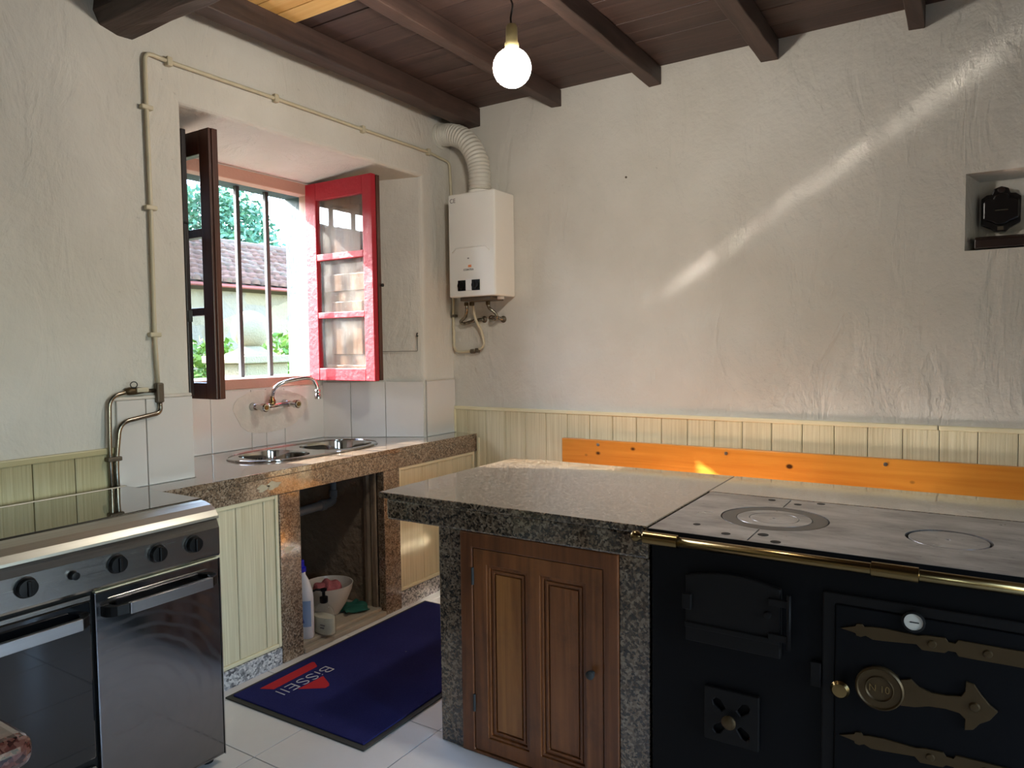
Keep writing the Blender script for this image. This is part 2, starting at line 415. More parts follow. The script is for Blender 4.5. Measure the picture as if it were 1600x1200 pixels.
def tb(name, mat, parent, pts, r, seg=10, **k):
    bm = nb(); tube(bm, pts, r, seg); return obj(name, bm, mat, parent, smooth=True, **k)
def lt(name, mat, parent, prof, c, axis='z', seg=24, sx=1, sy=1, smooth=True, **k):
    bm = nb(); lathe(bm, prof, c, axis, seg, sx, sy)
    o = obj(name, bm, mat, parent, smooth=smooth, **k)
    if smooth: o.data.set_sharp_from_angle(angle=.7)
    return o
def empty(name, loc, parent=None):
    o = bpy.data.objects.new(name, None); COL.objects.link(o); o.empty_display_size = .05; place(o, loc, parent); return o
def tag(o, label=None, cat=None, group=None, kind=None):
    for k, v in (('label', label), ('category', cat), ('group', group), ('kind', kind)):
        if v: o[k] = v
    return o
def thing(name, loc, label, cat, group=None): return tag(empty(name, loc), label, cat, group)
def shared(o, c, parent):
    k = o.copy(); COL.objects.link(k); k.parent = None; place(k, c, parent); return k
def text(name, body, mat, parent, size, origin, dx, up, depth=.0006, sx=1.0, centre=True, offset=0.0):
    cu = bpy.data.curves.new(name, 'FONT'); cu.body = body; cu.size = size; cu.extrude = depth; cu.offset = offset
    if centre: cu.align_x = 'CENTER'; cu.align_y = 'CENTER'
    t = bpy.data.objects.new(name + '_tmp', cu); COL.objects.link(t)
    me = bpy.data.meshes.new_from_object(t.evaluated_get(bpy.context.evaluated_depsgraph_get()))
    bpy.data.objects.remove(t); bpy.data.curves.remove(cu)
    dx = Vector(dx).normalized(); up = Vector(up).normalized(); nz = dx.cross(up)
    m = Matrix((dx*sx, up, nz)).transposed().to_4x4()
    me.transform(m); me.materials.clear(); me.materials.append(MT[mat])
    o = bpy.data.objects.new(name, me); COL.objects.link(o); place(o, Vector(origin), parent); return o

# ================================================================== THE ROOM
RX, RY, RZ = 4.80, -5.80, 2.88
# floor: bed and tiles
bm = nb(); box(bm, -.55, RX+.2, RY-.2, .2, -.12, -.004)
floor = tag(obj('floor', bm, 'grout'), kind='structure')
proto = None
for i in range(-2, 10):
    for j in range(-5, 10):
        cx, cy = .69 + .4455*(i+.5), -1.635 - .4725*(j+.5)
        if not (-.24 < cx < RX+.2 and RY-.2 < cy < .2): continue
        if proto is None:
            proto = bx('floor_tile', 'floor_tile', floor, cx-.2210, cx+.2210, cy-.2345, cy+.2345, -.012, 0, bevel=.0015)
        else: shared(proto, (cx, cy, -.006), floor)

# left wall with the deep window niche (one continuous plaster surface)
def rect(y0, y1, z0, z1): return [(y0, z0), (y1, z0), (y1, z1), (y0, z1)]
bm = nb()
def ring(bm, outer, hole, x, mi=0):
    es = []; lo = []
    for lp in (outer, hole):
        vs = [bm.verts.new((x, y, z)) for y, z in lp]; lo.append(vs)
        es += [bm.edges.new((vs[i], vs[(i+1) % 4])) for i in range(4)]
    for f in bmesh.ops.triangle_fill(bm, edges=es, use_beauty=True)['geom']:
        if isinstance(f, bmesh.types.BMFace): f.material_index = mi
    return lo
NF = rect(-1.845, -.290, -.05, 2.445)      # niche mouth
NB_ = rect(-1.765, -.585, -.05, 2.405)     # niche back
WO = rect(-1.72, -.630, 1.235, 2.385)      # window hole, inside
WX = rect(-1.74, -.620, 1.262, 2.352)      # window hole, outside
f_out, f_in = ring(bm, rect(RY-.2, .3, -.12, 3.0), NF, 0.0)
b_out, b_in = ring(bm, NB_, WO, -.56)
x_out, x_in = ring(bm, rect(RY-.2, .3, -.12, 3.0), WX, -.82, 1)
m_in = [bm.verts.new((-.64, y, z)) for y, z in WX]
def bridge(a, b, mi=0):
    for i in range(4): bm.faces.new((a[i], a[(i+1) % 4], b[(i+1) % 4], b[i])).material_index = mi
bridge(f_in, b_out); bridge(b_in, m_in); bridge(m_in, x_in, 1); bridge(f_out, x_out)
bmesh.ops.recalc_face_normals(bm, faces=bm.faces[:])
bm.edges.ensure_lookup_table()
ed = [e for e in bm.edges if all(abs(v.co.x) < 1e-5 for v in e.verts) and set(e.verts) <= set(f_in)]
bmesh.ops.bevel(bm, geom=ed, offset=.02, segments=3, affect='EDGES', profile=.5)
wall_left = tag(obj('wall_left', bm, ['plaster', 'lime']), kind='structure')

# back wall with the recess of the old meter
bm = nb()
MR = [(2.755, 1.81), (3.13, 1.81), (3.13, 2.137), (2.755, 2.137)]
MB = [(2.806, 1.815), (3.10, 1.815), (3.10, 2.118), (2.806, 2.118)]
es = []; lo = []
for lp in ([(-.82, -.12), (RX+.2, -.12), (RX+.2, 3.0), (-.82, 3.0)], MR):
    vs = [bm.verts.new((u, 0, v)) for u, v in lp]; lo.append(vs); es += [bm.edges.new((vs[i], vs[(i+1) % 4])) for i in range(4)]
bmesh.ops.triangle_fill(bm, edges=es, use_beauty=True)
bk = [bm.verts.new((u, .13, v)) for u, v in MB]; bm.faces.new(bk)
far = [bm.verts.new((v.co.x, .3, v.co.z)) for v in lo[0]]; bm.faces.new(far)
for i in range(4):
    bm.faces.new((lo[1][i], lo[1][(i+1) % 4], bk[(i+1) % 4], bk[i])); bm.faces.new((lo[0][i], lo[0][(i+1) % 4], far[(i+1) % 4], far[i]))
bmesh.ops.recalc_face_normals(bm, faces=bm.faces[:])
wall_back = tag(obj('wall_back', bm, 'plaster'), kind='structure')
wall_right = tag(pz('wall_right', 'plaster', None, rect(RY-.2, 0.0, -.12, 3.0), RX, RX+.3, YZ, [rect(-4.60, -3.70, 1.10, 2.0), rect(-2.75, -2.05, .0, 2.10)]), kind='structure')
wall_front = tag(pz('wall_front', 'plaster', None, [(0, -.12), (RX, -.12), (RX, 3), (0, 3)], RY-.3, RY, XZ, [[(3.6, -.0), (4.6, 0), (4.6, 2.1), (3.6, 2.1)]]), kind='structure')
w2 = tag(empty('fill_window', (RX+.1, -4.15, .8)), kind='structure')  # out-of-view window, invented to let fill daylight into the room
for y in (-4.60, -4.175, -3.75): bx('stile', 'sash_brown', w2, RX+.08, RX+.13, y, y+.05, 1.1, 2.0, .004)
for z in (1.10, 1.95): bx('rail', 'sash_brown', w2, RX+.082, RX+.128, -4.60, -3.70, z, z+.05, .004)
for y in (-4.55, -4.125): bx('pane', 'glass', w2, RX+.10, RX+.105, y, y+.375, 1.15, 1.95)
d2 = tag(empty('fill_doorway', (RX+.15, -2.55, 0)), kind='structure')  # out-of-view open doorway, added for cool fill on floor and panels
for y in (-2.75, -2.10): bx('door_post', 'sash_brown', d2, RX-.01, RX+.3, y, y+.05, 0, 2.1, .004)
bx('door_head', 'sash_brown', d2, RX-.01, RX+.3, -2.70, -2.10, 2.05, 2.1, .004)
d1 = tag(empty('door_1', (4.1, RY-.15, 0)), kind='structure')
for x in (3.6, 4.55): bx('door_post', 'sash_brown', d1, x, x+.05, RY-.3, RY+.01, 0, 2.1, .004)
bx('door_head', 'sash_brown', d1, 3.65, 4.55, RY-.3, RY+.01, 2.05, 2.1, .004)
for k in range(6): bx('door_board', 'sash_brown', d1, 3.65+.15*k+.001, 3.8+.15*k-.001, RY-.10, RY-.06, .01, 2.05, .004)

# ceiling: deck, planks, joists, old beam
bm = nb(); box(bm, -.6, RX+.1, RY-.1, .1, 2.906, 3.0)
ceiling = tag(obj('ceiling', bm, 'shutter_dark'), kind='structure')
y = .0
while y > RY:
    w = random.choice((.115, .135, .165, .185))
    bx('plank', 'ceil_wood', ceiling, .0, RX, y-w+.004, y, RZ + random.uniform(0, .004), RZ+.026, .002); y -= w
for i, (a, b) in enumerate(((.135, .235), (.732, .797), (1.325, 1.393), (1.900, 1.982), (2.530, 2.596), (3.13, 3.20), (3.73, 3.80), (4.33, 4.40))):
    bm = nb(); n = 40; dz = 2.772 if i == 0 else 2.787
    vs = []
    for k in range(n+1):
        yy = RY + (0.0 - RY)*k/n; j = lambda s=.004: random.uniform(-s, s)
        vs.append([bm.verts.new(p) for p in ((a+j(), yy, dz+j(.003)), (b+j(), yy, dz+j(.003)), (b+j(.002), yy, RZ), (a+j(.002), yy, RZ))])
    for p, q in zip(vs, vs[1:]):
        for m in range(4): bm.faces.new((p[m], p[(m+1) % 4], q[(m+1) % 4], q[m]))
    bm.faces.new(vs[0]); bm.faces.new(vs[-1]); bmesh.ops.recalc_face_normals(bm, faces=bm.faces[:])
    obj('joist', bm, 'joist', ceiling, bevel=.004)
for q, (y0, y1) in enumerate(((-1.53, -1.432), (-1.632, -1.534), (-1.734, -1.636), (-1.836, -1.738))):
    tag(bx('patch_board', 'pine', ceiling, .236, .731, y0, y1, RZ-.014, RZ-.001, .0015), 'unstained pale pine patch board')
bm = nb(); n = 36; vs = []
prof = [(-2.19, 2.70), (-2.165, 2.655), (-2.10, 2.635), (-2.04, 2.645), (-2.015, 2.675), (-2.02, 2.770), (-2.18, 2.770)]
for k in range(n+1):
    x = -.02 + (RX+.02)*k/n
    vs.append([bm.verts.new((x, yy + random.uniform(-.007, .007), zz + random.uniform(-.007, .007)*(zz < 2.76))) for yy, zz in prof])
for p, q in zip(vs, vs[1:]):
    for m in range(7): bm.faces.new((p[m], p[(m+1) % 7], q[(m+1) % 7], q[m]))
bm.faces.new(vs[0]); bm.faces.new(vs[-1]); bmesh.ops.recalc_face_normals(bm, faces=bm.faces[:])
obj('old_beam', bm, 'beam', ceiling, smooth=False, bevel=.004)

# wainscot strips on the two walls
trim_1 = tag(empty('trim_1', (1.6, 0, 0)), kind='structure')
e = [.012, .110, .253, .3955, .538, .6805, .823, .9655, 1.108, 1.2505, 1.393, 1.5355, 1.678, 1.8205, 1.963, 2.1055, 2.248, 2.3905, 2.533, 2.6755, 2.818, 2.9605] + [2.9605+.1425*k for k in range(1, 13)]
for a, b in zip(e, e[1:]):
    o = bx('panel_strip', 'pvc', trim_1, a+.0012, min(b, RX)-.0012, -.012, 0, .06, 1.035, .003)
bx('top_rail', 'pvc_rail', trim_1, .0, 2.668, -.019, 0, 1.032, 1.053, .004); bx('top_rail', 'pvc_rail', trim_1, 2.672, RX, -.019, 0, 1.032, 1.053, .004)
bx('bottom_rail', 'pvc_rail', trim_1, .19, RX, -.018, 0, .03, .062, .004)
bx('corner_rail', 'pvc_rail', trim_1, .002, .020, -.021, -.001, .887, 1.034, .004)
bx('corner_rail', 'pvc_rail', trim_1, .185, .203, -.022, -.001, .03, .86, .004)
trim_2 = tag(empty('trim_2', (0, -3.6, 0)), kind='structure')
y = -2.185
for k in range(25):
    bx('panel_strip', 'pvc_olive', trim_2, 0, .012, y-.141, y-.0012, .06, 1.035, .003); y -= .1425
bx('top_rail', 'pvc_olive_rail', trim_2, 0, .019, -5.75, -2.185, 1.032, 1.056, .004)
bx('corner_rail', 'pvc_olive_rail', trim_2, 0, .020, -2.186, -2.168, .06, 1.056, .004)

# white tiles round the sink, pieces of the left wall
for a, b, z0 in ((-2.166, -2.052, .886), (-2.048, -1.846, .886)): bx('wall_tile', 'tile', wall_left, .001, .012, a, b, .886, 1.232, .002)
for a, b in ((-1.76, -1.574), (-1.571, -1.373), (-1.370, -1.124), (-1.121, -1.026), (-1.023, -.896), (-.893, -.597)):
    bx('wall_tile', 'tile', wall_left, -.559, -.548, a, b, .886, 1.205, .002)
sp0 = Vector((-.552, -.591)); sp1 = Vector((-.004, -.300)); sd = (sp1-sp0).normalized(); sn = Vector((sd.y, -sd.x)); sn = sn if sn.y < 0 else -sn
L = (sp1-sp0).length
for a, b in ((0.0, .17), (.173, .385), (.388, L)):
    p = [sp0+sd*a, sp0+sd*b, sp0+sd*b+sn*.011, sp0+sd*a+sn*.011]
    pz('wall_tile', 'tile', wall_left, [(v.x, v.y) for v in p], .886, 1.222, bevel=.002)
bx('wall_tile', 'tile', wall_left, .001, .012, -.286, -.004, .886, 1.222, .002)
bx('grout_ledge', 'cement', wall_left, .0005, .015, -2.19, -1.848, 1.2325, 1.247, .005)
bx('grout_ledge', 'cement', wall_left, .0005, .010, -.288, -.004, 1.2225, 1.230, .003)
bm = nb(); pts = []
for k in range(40):
    t = 2*PI*k/40; r = 1 + .05*math.sin(3*t+1) + .03*math.sin(5*t) + random.uniform(-.012, .012)
    pts.append((-.99 + .255*r*math.cos(t), min(1.085 + .125*r*math.sin(t), 1.20)))
prism(bm, pts, -.5485, -.5455, YZ); obj('cement_patch', bm, 'cement', wall_left, bevel=.001)

# granite plinths and cream panels under the sink top
base_left = tag(empty('baseboard_left', (.17, -1.2, 0)), kind='structure')
bx('plinth', 'granite_grey', base_left, .155, .178, -2.17, -1.552, 0, .078, .002)
bx('plinth', 'granite_grey', base_left, .155, .178, -.742, -.03, 0, .088, .002)
trim_3 = tag(empty('trim_3', (.17, -1.7, 0)), kind='structure')
for a, b in ((-1.985, -1.910), (-1.908, -1.767), (-1.764, -1.627), (-1.624, -1.567)): bx('panel_strip', 'pvc', trim_3, .150, .166, a, b, .098, .757, .003)
bx('edge_rail', 'pvc_rail', trim_3, .150, .175, -1.566, -1.549, .08, .775, .004)
bx('edge_rail', 'pvc_rail', trim_3, .150, .174, -2.02, -1.566, .756, .775, .004); bx('edge_rail', 'pvc_rail', trim_3, .150, .174, -2.02, -1.566, .08, .098, .004)
trim_4 = tag(empty('trim_4', (.17, -.4, 0)), kind='structure')
for a, b in ((-.722, -.532), (-.530, -.390), (-.388, -.250), (-.248, -.110), (-.108, -.048)): bx('panel_strip', 'pvc', trim_4, .150, .166, a, b, .108, .757, .003)
bx('edge_rail', 'pvc_rail', trim_4, .150, .175, -.740, -.723, .09, .775, .004); bx('edge_rail', 'pvc_rail', trim_4, .150, .175, -.047, -.030, .09, .775, .004)
bx('edge_rail', 'pvc_rail', trim_4, .150, .174, -.723, -.047, .756, .775, .004); bx('edge_rail', 'pvc_rail', trim_4, .150, .174, -.723, -.047, .09, .108, .004)

# ================================================================== SINK WINDOW
win = tag(empty('window_1', (-.58, -1.17, 1.235)), kind='structure')
bx('frame_jamb', 'salmon', win, -.635, -.557, -.672, -.615, 1.236, 2.384, .005)
bx('frame_jamb', 'salmon', win, -.635, -.557, -1.735, -1.690, 1.236, 2.384, .005)
bx('frame_head', 'salmon', win, -.634, -.556, -1.690, -.672, 2.335, 2.400, .005)
bx('frame_sill', 'salmon', win, -.634, -.552, -1.690, -.672, 1.212, 1.268, .005)
bx('outer_sill', 'limewash', win, -.90, -.64, -1.75, -.61, 1.22, 1.268, .006)
for y in (-1.030, -.829, -1.231, -1.432): bx('iron_bar', 'iron', win, -.754, -.728, y-.012, y+.012, 1.25, 2.40, .003)
def leaf_panes(parent, mat, x0, x1, y0, y1, z0, z1, glass=True):
    # stiles, rails and three panes of a casement running along x
    sx = .088
    bx('stile', mat, parent, x0, x0+sx, y0, y1, z0, z1, .004); bx('stile', mat, parent, x1-.072, x1, y0, y1, z0, z1, .004)
    H = z1-z0; zs = [(0, .078), (.352, .388), (.652, .688), (.935, 1.0)]
    zs = [(z0 + .0*H, z0+.062*H), (z0+.315*H, z0+.345*H), (z0+.607*H, z0+.640*H), (z0+.912*H, z1)]
    for a, b in zs: bx('rail', mat, parent, x0+sx, x1-.072, y0+.001, y1-.001, a, b, .004)
    for (a, b), (c, d) in zip(zs, zs[1:]):
        bx('pane', 'glass', parent, x0+sx-.004, x1-.068, (y0+y1)/2-.0015, (y0+y1)/2+.0015, b-.004, c+.004)
sash = empty('red_sash', (-.575, -.67, 1.237), win); tag(sash, 'sunlit red painted casement with three panes')
leaf_panes(sash, 'red', -.562, -.030, -.690, -.654, 1.240, 2.395)
shut = empty('shutter_leaf', (-.55, -.63, 1.25), win); tag(shut, 'pale wooden shutter folded behind the red casement')
pz('shutter_frame', 'shutter_pale', shut, [(-.545, 1.243), (-.032, 1.243), (-.032, 2.392), (-.545, 2.392)], -.649, -.625, XZ, [[(-.46, 1.33), (-.10, 1.33), (-.10, 1.76), (-.46, 1.76)], [(-.46, 1.86), (-.10, 1.86), (-.10, 2.31), (-.46, 2.31)]], bevel=.004)
for z0, z1 in ((1.33, 1.76), (1.86, 2.31)):
    bx('shutter_panel', 'shutter_pale', shut, -.46, -.10, -.640, -.630, z0, z1); bx('raised_field', 'shutter_pale', shut, -.40, -.16, -.648, -.640, z0+.06, z1-.06, .006)
bx('edge_strip', 'sash_brown', shut, -.032, -.027, -.653, -.625, 1.243, 2.392, .002)
lt('latch_knob', 'ink', shut, [(.0, 0), (.008, 0), (.010, .012), (0, .016)], (-.027, -.627, 1.78), 'x', 12)
sash2 = empty('brown_sash', (-.575, -1.70, 1.237), win); tag(sash2, 'dark brown casement swung open by the left jamb')
leaf_panes(sash2, 'sash_brown', -.562, -.026, -1.702, -1.660, 1.205, 2.392)
bx('rebate_strip', 'sash_brown', sash2, -.0262, -.018, -1.690, -1.662, 1.207, 2.390, .002)
shut2 = empty('shutter_leaf', (-.55, -1.75, 1.25), win); tag(shut2, 'near-black shutter folded against the left reveal')
pz('shutter_frame', 'shutter_dark', shut2, [(-.545, 1.225), (-.110, 1.225), (-.110, 2.385), (-.545, 2.385)], -1.775, -1.752, XZ, [[(-.46, 1.33), (-.19, 1.33), (-.19, 2.29), (-.46, 2.29)]], bevel=.004)
bx('shutter_panel', 'shutter_dark', shut2, -.46, -.19, -1.767, -1.757, 1.33, 2.29)
tb('latch', 'iron', shut2, [(-.108, -1.762, 1.98), (-.100, -1.785, 1.985), (-.095, -1.785, 2.03)], .006, 8)
bx('hinge_plate', 'iron', shut2, -.1095, -.103, -1.773, -1.754, 1.55, 1.60)

# ================================================================== SINK TOP
wt = thing('sink_worktop', (0, -1.1, 0), 'long brown granite worktop under the window with an open cupboard', 'worktop')
top_out = [(-.545, -1.757), (-.005, -1.842), (.014, -1.842), (.014, -2.166), (.180, -2.166), (.180, -.004), (.014, -.004), (.014, -.288), (-.003, -.3115), (-.545, -.6025)]
SNK = (-.185, -1.05)
pz('top_slab', 'granite', wt, top_out, .858, .885, XY, [superell(-.185, -1.262, .175, .165, 2.6, 36), superell(-.185, -.840, .175, .205, 2.6, 36)], bevel=.002)
bx('apron', 'granite', wt, .150, .178, -2.166, -.006, .774, .8575, .002)
bx('granite_leg', 'granite', wt, .060, .179, -1.548, -1.430, 0, .7735, .003); bx('granite_leg', 'granite', wt, .130, .179, -.866, -.741, 0, .7735, .003)
pz('wooden_jamb', 'old_wood', wt, [(.045, -.885), (.045, -.868), (.128, -.868), (.128, -.882), (.10, -.886), (.09, -.879), (.07, -.887)], .028, .7735, bevel=.003)
bx('cupboard_side', 'cavity', wt, -.52, .05, -.868, -.80, 0, .85); bx('cupboard_side', 'cavity', wt, -.52, .06, -1.62, -1.549, 0, .85); bx('cupboard_back', 'cavity', wt, -.555, -.47, -1.62, -.80, 0, .85)
bx('cupboard_floor', 'slab', wt, -.47, .150, -1.549, -.868, .0005, .040, .006); bx('cupboard_kerb', 'slab', wt, .151, .185, -1.428, -.868, .0005, .026, .006)
for y, z, s in ((-1.63, .818, .03), (-1.575, .822, .035), (-1.50, .515, .028)):
    pz('paint_smear', 'pipe_cream', wt, [(y + s*(1+.3*math.sin(5*t))*math.cos(t), z + .5*s*(1+.3*math.cos(3*t))*math.sin(t)) for t in [2*PI*k/18 for k in range(18)]], .1775, .1795, YZ)

sink = thing('kitchen_sink', (-.185, -1.05, .885), 'oval double-bowl stainless steel sink under the tap', 'sink')
RIMZ = .8905
pz('rim', 'steel', sink, superell(-.190, -1.050, .222, .448, 2.6, 64), .8855, RIMZ, XY, [superell(-.195, -1.262, .165, .155, 2.6, 36), superell(-.195, -.840, .165, .195, 2.6, 36)], bevel=.002)
for cy, b in ((-1.262, .155), (-.840, .195)):
    bm = nb(); rings = []
    for s, z in ((1, RIMZ-.0005), (.985, .875), (.96, .82), (.90, .755), (.75, .738), (.15, .732)):
        rings.append([bm.verts.new((u, v, z)) for u, v in superell(-.195, cy, .165*s, b*s, 2.6, 36)])
    for p, q in zip(rings, rings[1:]):
        for k in range(36): bm.faces.new((p[k], p[(k+1) % 36], q[(k+1) % 36], q[k]))
    bm.faces.new(rings[-1]); bmesh.ops.recalc_face_normals(bm, faces=bm.faces[:])
    bowl = obj('bowl', bm, 'steel', sink, smooth=True)
    lt('strainer', 'chrome', bowl, [(0, .004), (.02, .004), (.038, .002), (.04, 0)], (-.195, cy, .7325), 'z', 20)
    for k in range(4): bx('overflow_slot', 'ink', bowl, -.3535, -.350, cy+.10+.014*k-.10*(b < .18), cy+.106+.014*k-.10*(b < .18), .835, .858)
rp = [(u, v, RIMZ+.0015) for u, v in superell(-.190, -1.050, .218, .444, 2.6, 64)]; tb('raised_edge', 'steel', sink, rp + [rp[0]], .0035, 6)

tap = thing('wall_tap', (-.545, -.98, 1.115), 'chrome wall-mounted mixer tap with swan-neck spout above the sink', 'tap')
def tp(y, z, x=-.48): return (x, y, z)
tb('crossbar', 'chrome', tap, [tp(-1.105, 1.112), tp(-.93, 1.118)], lambda t: .013 if abs(t-.5) > .12 else .018, 12)
for y, z in ((-1.125, 1.112), (-.905, 1.116)):
    tb('wall_union', 'chrome', tap, [(-.546, y + .01, z), (-.525, y+.006, z), (-.49, y, z)], lambda t: .024 - .008*t, 14)
    h = lt('cross_handle', 'chrome', tap, [(.014, -.01), (.017, .02), (.020, .035), (.024, .037), (.024, .062), (.019, .067), (0, .067)], (-.482, y, z), 'x', 16)
    lt('handle_cap', 'brass', h, [(.012, .0), (.012, .003), (0, .004)], (-.415, y, z), 'x', 14)
tb('spout', 'chrome', tap, smooth_path([tp(-1.035, 1.12), tp(-1.036, 1.17, -.475), tp(-1.03, 1.215, -.455), tp(-.99, 1.243, -.43), tp(-.88, 1.262, -.39), tp(-.835, 1.252, -.375), tp(-.815, 1.215, -.365), tp(-.812, 1.185, -.362)], 6), .0105, 12)
lt('swivel_nut', 'brass', tap, [(.012, 0), (.019, .004), (.019, .022), (.013, .03), (.012, .045)], (-.478, -1.036, 1.122), 'z', 12)
lt('aerator', 'chrome', tap, [(.012, .04), (.017, .034), (.017, .022), (.013, .018), (.019, .006), (.019, -.014), (.012, -.016), (0, -.016)], (-.361, -.811, 1.155), 'z', 16)

dp = thing('drain_pipe', (-.2, -1.0, .58), 'grey plastic waste pipe hanging in the open cupboard', 'pipe')
tb('trap_pipe', 'pvc_grey', dp, bend_path([(-.195, -.86, .728), (-.195, -.86, .575), (-.195, -1.40, .555)], .05), .024, 14)
tb('tail_pipe', 'pvc_grey', dp, [(-.195, -1.262, .728), (-.195, -1.262, .57)], .022, 14)
lt('coupling', 'pvc_grey', dp, [(.024, 0), (.031, .004), (.031, .04), (.024, .044)], (-.195, -.86, .60), 'z', 16)
lt('coupling', 'pvc_grey', dp, [(.024, 0), (.030, .004), (.030, .035), (.024, .04)], (-.195, -.93, .571), 'y', 16)

# things in the cupboard
CF = .0405
det = thing('detergent_bottle', (.078, -1.348, CF), 'white detergent bottle with blue cap in the open cupboard', 'bottle')
lt('body', 'white_plastic', det, [(.0, 0), (.052, 0), (.056, .01), (.056, .19), (.052, .225), (.036, .275), (.022, .300), (.020, .315), (0, .315)], (.078, -1.348, CF), 'z', 28, sx=1.25, sy=.72)
lt('cap', 'blue', det, [(.021, 0), (.025, .002), (.024, .022), (.017, .026), (.016, .055), (.013, .058), (0, .058)], (.078, -1.348, CF+.312), 'z', 20)
bm = nb()
for z0, z1 in ((.06, .185),):
    pa = []; 
    for k in range(13):
        t = -PI*.95 + k*PI*.9/12; pa.append((.0565*1.25*math.cos(t), .0565*.72*math.sin(t)))
    a = [bm.verts.new((.078+u, -1.348+v, CF+z0)) for u, v in pa]; b = [bm.verts.new((.078+u, -1.348+v, CF+z1)) for u, v in pa]
    for k in range(12): bm.faces.new((a[k], a[k+1], b[k+1], b[k]))
lab = obj('paper_label', bm, 'label_blue', det, smooth=True)
def arc(cx, cz, r0, r1, a0, a1, n=14): return [(cx + r1*math.cos(a0+(a1-a0)*k/n), cz + r1*math.sin(a0+(a1-a0)*k/n)) for k in range(n+1)] + [(cx + r0*math.cos(a1+(a0-a1)*k/n), cz + r0*math.sin(a1+(a0-a1)*k/n)) for k in range(n+1)]
pz('blue_arch', 'mid_blue', lab, arc(.108, CF+.085, .024, .031, 0, PI), -1.3905, -1.3885, XZ)
pz('red_badge', 'label_red', lab, [(.087, CF+.075), (.129, CF+.075), (.129, CF+.087), (.087, CF+.087)], -1.3905, -1.3885, XZ); pz('red_badge', 'label_red', lab, circle(.101, CF+.16, .008, 12), -1.3905, -1.3885, XZ)
sp = thing('soap_dispenser', (.128, -1.455+.11, CF), 'clear pump bottle of cream hand soap in front of the detergent', 'bottle')
sc = (.145, -1.270, CF)
sp.location = Vector(sc); WORLDLOC[sp.name] = Vector(sc)
lt('body', 'clear', sp, [(0, 0), (.040, 0), (.046, .008), (.045, .09), (.036, .125), (.018, .145), (.014, .152), (.014, .160), (0, .16)], sc, 'z', 26, sx=1.55, sy=.75)
lt('liquid_soap', 'soap', sp, [(0, .003), (.038, .003), (.0435, .01), (.0425, .085), (0, .086)], sc, 'z', 26, sx=1.55, sy=.75)
pm = lt('pump', 'black', sp, [(.018, 0), (.020, .003), (.020, .028), (.008, .032), (.008, .055), (.015, .058), (.016, .068), (0, .07)], (sc[0], sc[1], CF+.150), 'z', 18)
tb('pump_nozzle', 'black', pm, [(sc[0], sc[1], CF+.212), (sc[0]-.03, sc[1]-.02, CF+.214), (sc[0]-.045, sc[1]-.032, CF+.206)], .006, 8)
pz('print_lines', 'grey_ink', sp, [(sc[0]+.008, CF+.05), (sc[0]+.038, CF+.05), (sc[0]+.038, CF+.053), (sc[0]+.008, CF+.053)], sc[1]-.0355, sc[1]-.031, XZ)
pz('print_lines', 'grey_ink', sp, [(sc[0]+.008, CF+.035), (sc[0]+.030, CF+.035), (sc[0]+.030, CF+.040), (sc[0]+.008, CF+.040)], sc[1]-.0355, sc[1]-.031, XZ)
bwl = tag(lt('bowl', 'bowl', None, [(0, 0), (.055, 0), (.060, .006), (.095, .06), (.122, .125), (.130, .160), (.126, .160), (.117, .125), (.09, .062), (.055, .012), (0, .010)], (-.035, -1.075, CF), 'z', 36), 'cream ceramic bowl on the cupboard floor', 'bowl')
def blob(name, mat, c, r, h, seed, parent=None):
    rr = random.Random(seed); bm = nb(); bmesh.ops.create_icosphere(bm, subdivisions=4, radius=1)
    ph = [(rr.uniform(3, 9), rr.uniform(3, 9), rr.uniform(0, 6)) for _ in range(5)]
    for v in bm.verts:
        d = 1 + sum(.055*math.sin(a*v.co.x*1.3 + b*v.co.y + p) for a, b, p in ph)
        v.co = Vector((c[0]+v.co.x*r*d, c[1]+v.co.y*r*d, c[2]+max(v.co.z, -.55)*h*d))
    return obj(name, bm, mat, parent, smooth=True)
tag(blob('cleaning_rag', 'pink', (-.035, -1.075, CF+.120), .078, .055, 3), 'crumpled pink rag inside the cream bowl', 'rag')
bm = nb(); g = [[None]*13 for _ in range(13)]
for i in range(13):
    for j in range(13):
        u, v = i/12-.5, j/12-.5
        g[i][j] = bm.verts.new((.035 + u*.15 + v*.05 + .012*math.sin(9*v), -.975 + v*.14 - u*.04 + .01*math.sin(11*u), CF + .006 + .007*(math.sin(8*u+3*v)+1) + .006*(math.cos(10*v-4*u)+1)))
for i in range(12):
    for j in range(12): bm.faces.new((g[i][j], g[i+1][j], g[i+1][j+1], g[i][j+1]))
gc = tag(obj('floor_cloth', bm, 'green', smooth=True), 'flat dark green cloth lying beside the cream bowl', 'cloth')
sm = gc.modifiers.new('thick', 'SOLIDIFY'); sm.thickness = .004

# ================================================================== DOORMAT
mat_ = thing('doormat', (.61, -1.25, 0), 'navy blue doormat with red triangle logo on the floor', 'mat')
ca, sa = math.cos(.012), math.sin(.012)
def mr(x, y): return (.235 + (x*ca - y*sa), -1.895 + (x*sa + y*ca))
MW, ML = .765, 1.30
pz('rubber_border', 'rubber', mat_, [mr(0, 0), mr(MW, 0), mr(MW, ML), mr(0, ML)], .0005, .007, bevel=.003)
pz('pile', 'pile', mat_, [mr(.022, .022), mr(MW-.022, .022), mr(MW-.022, ML-.022), mr(.022, ML-.022)], .006, .0135, bevel=.004)
def rnd_poly(pts, r, n=4): return [(p.x, p.y) for p in bend_path([Vector((*q, 0)) for q in pts + pts[:2]], r, n)[1:-1]]
pz('logo_shape', 'pile_red', mat_, [(.309, -1.781), (.301, -1.500), (.303, -1.490), (.312, -1.487), (.352, -1.508), (.356, -1.516), (.364, -1.755)], .013, .0145)
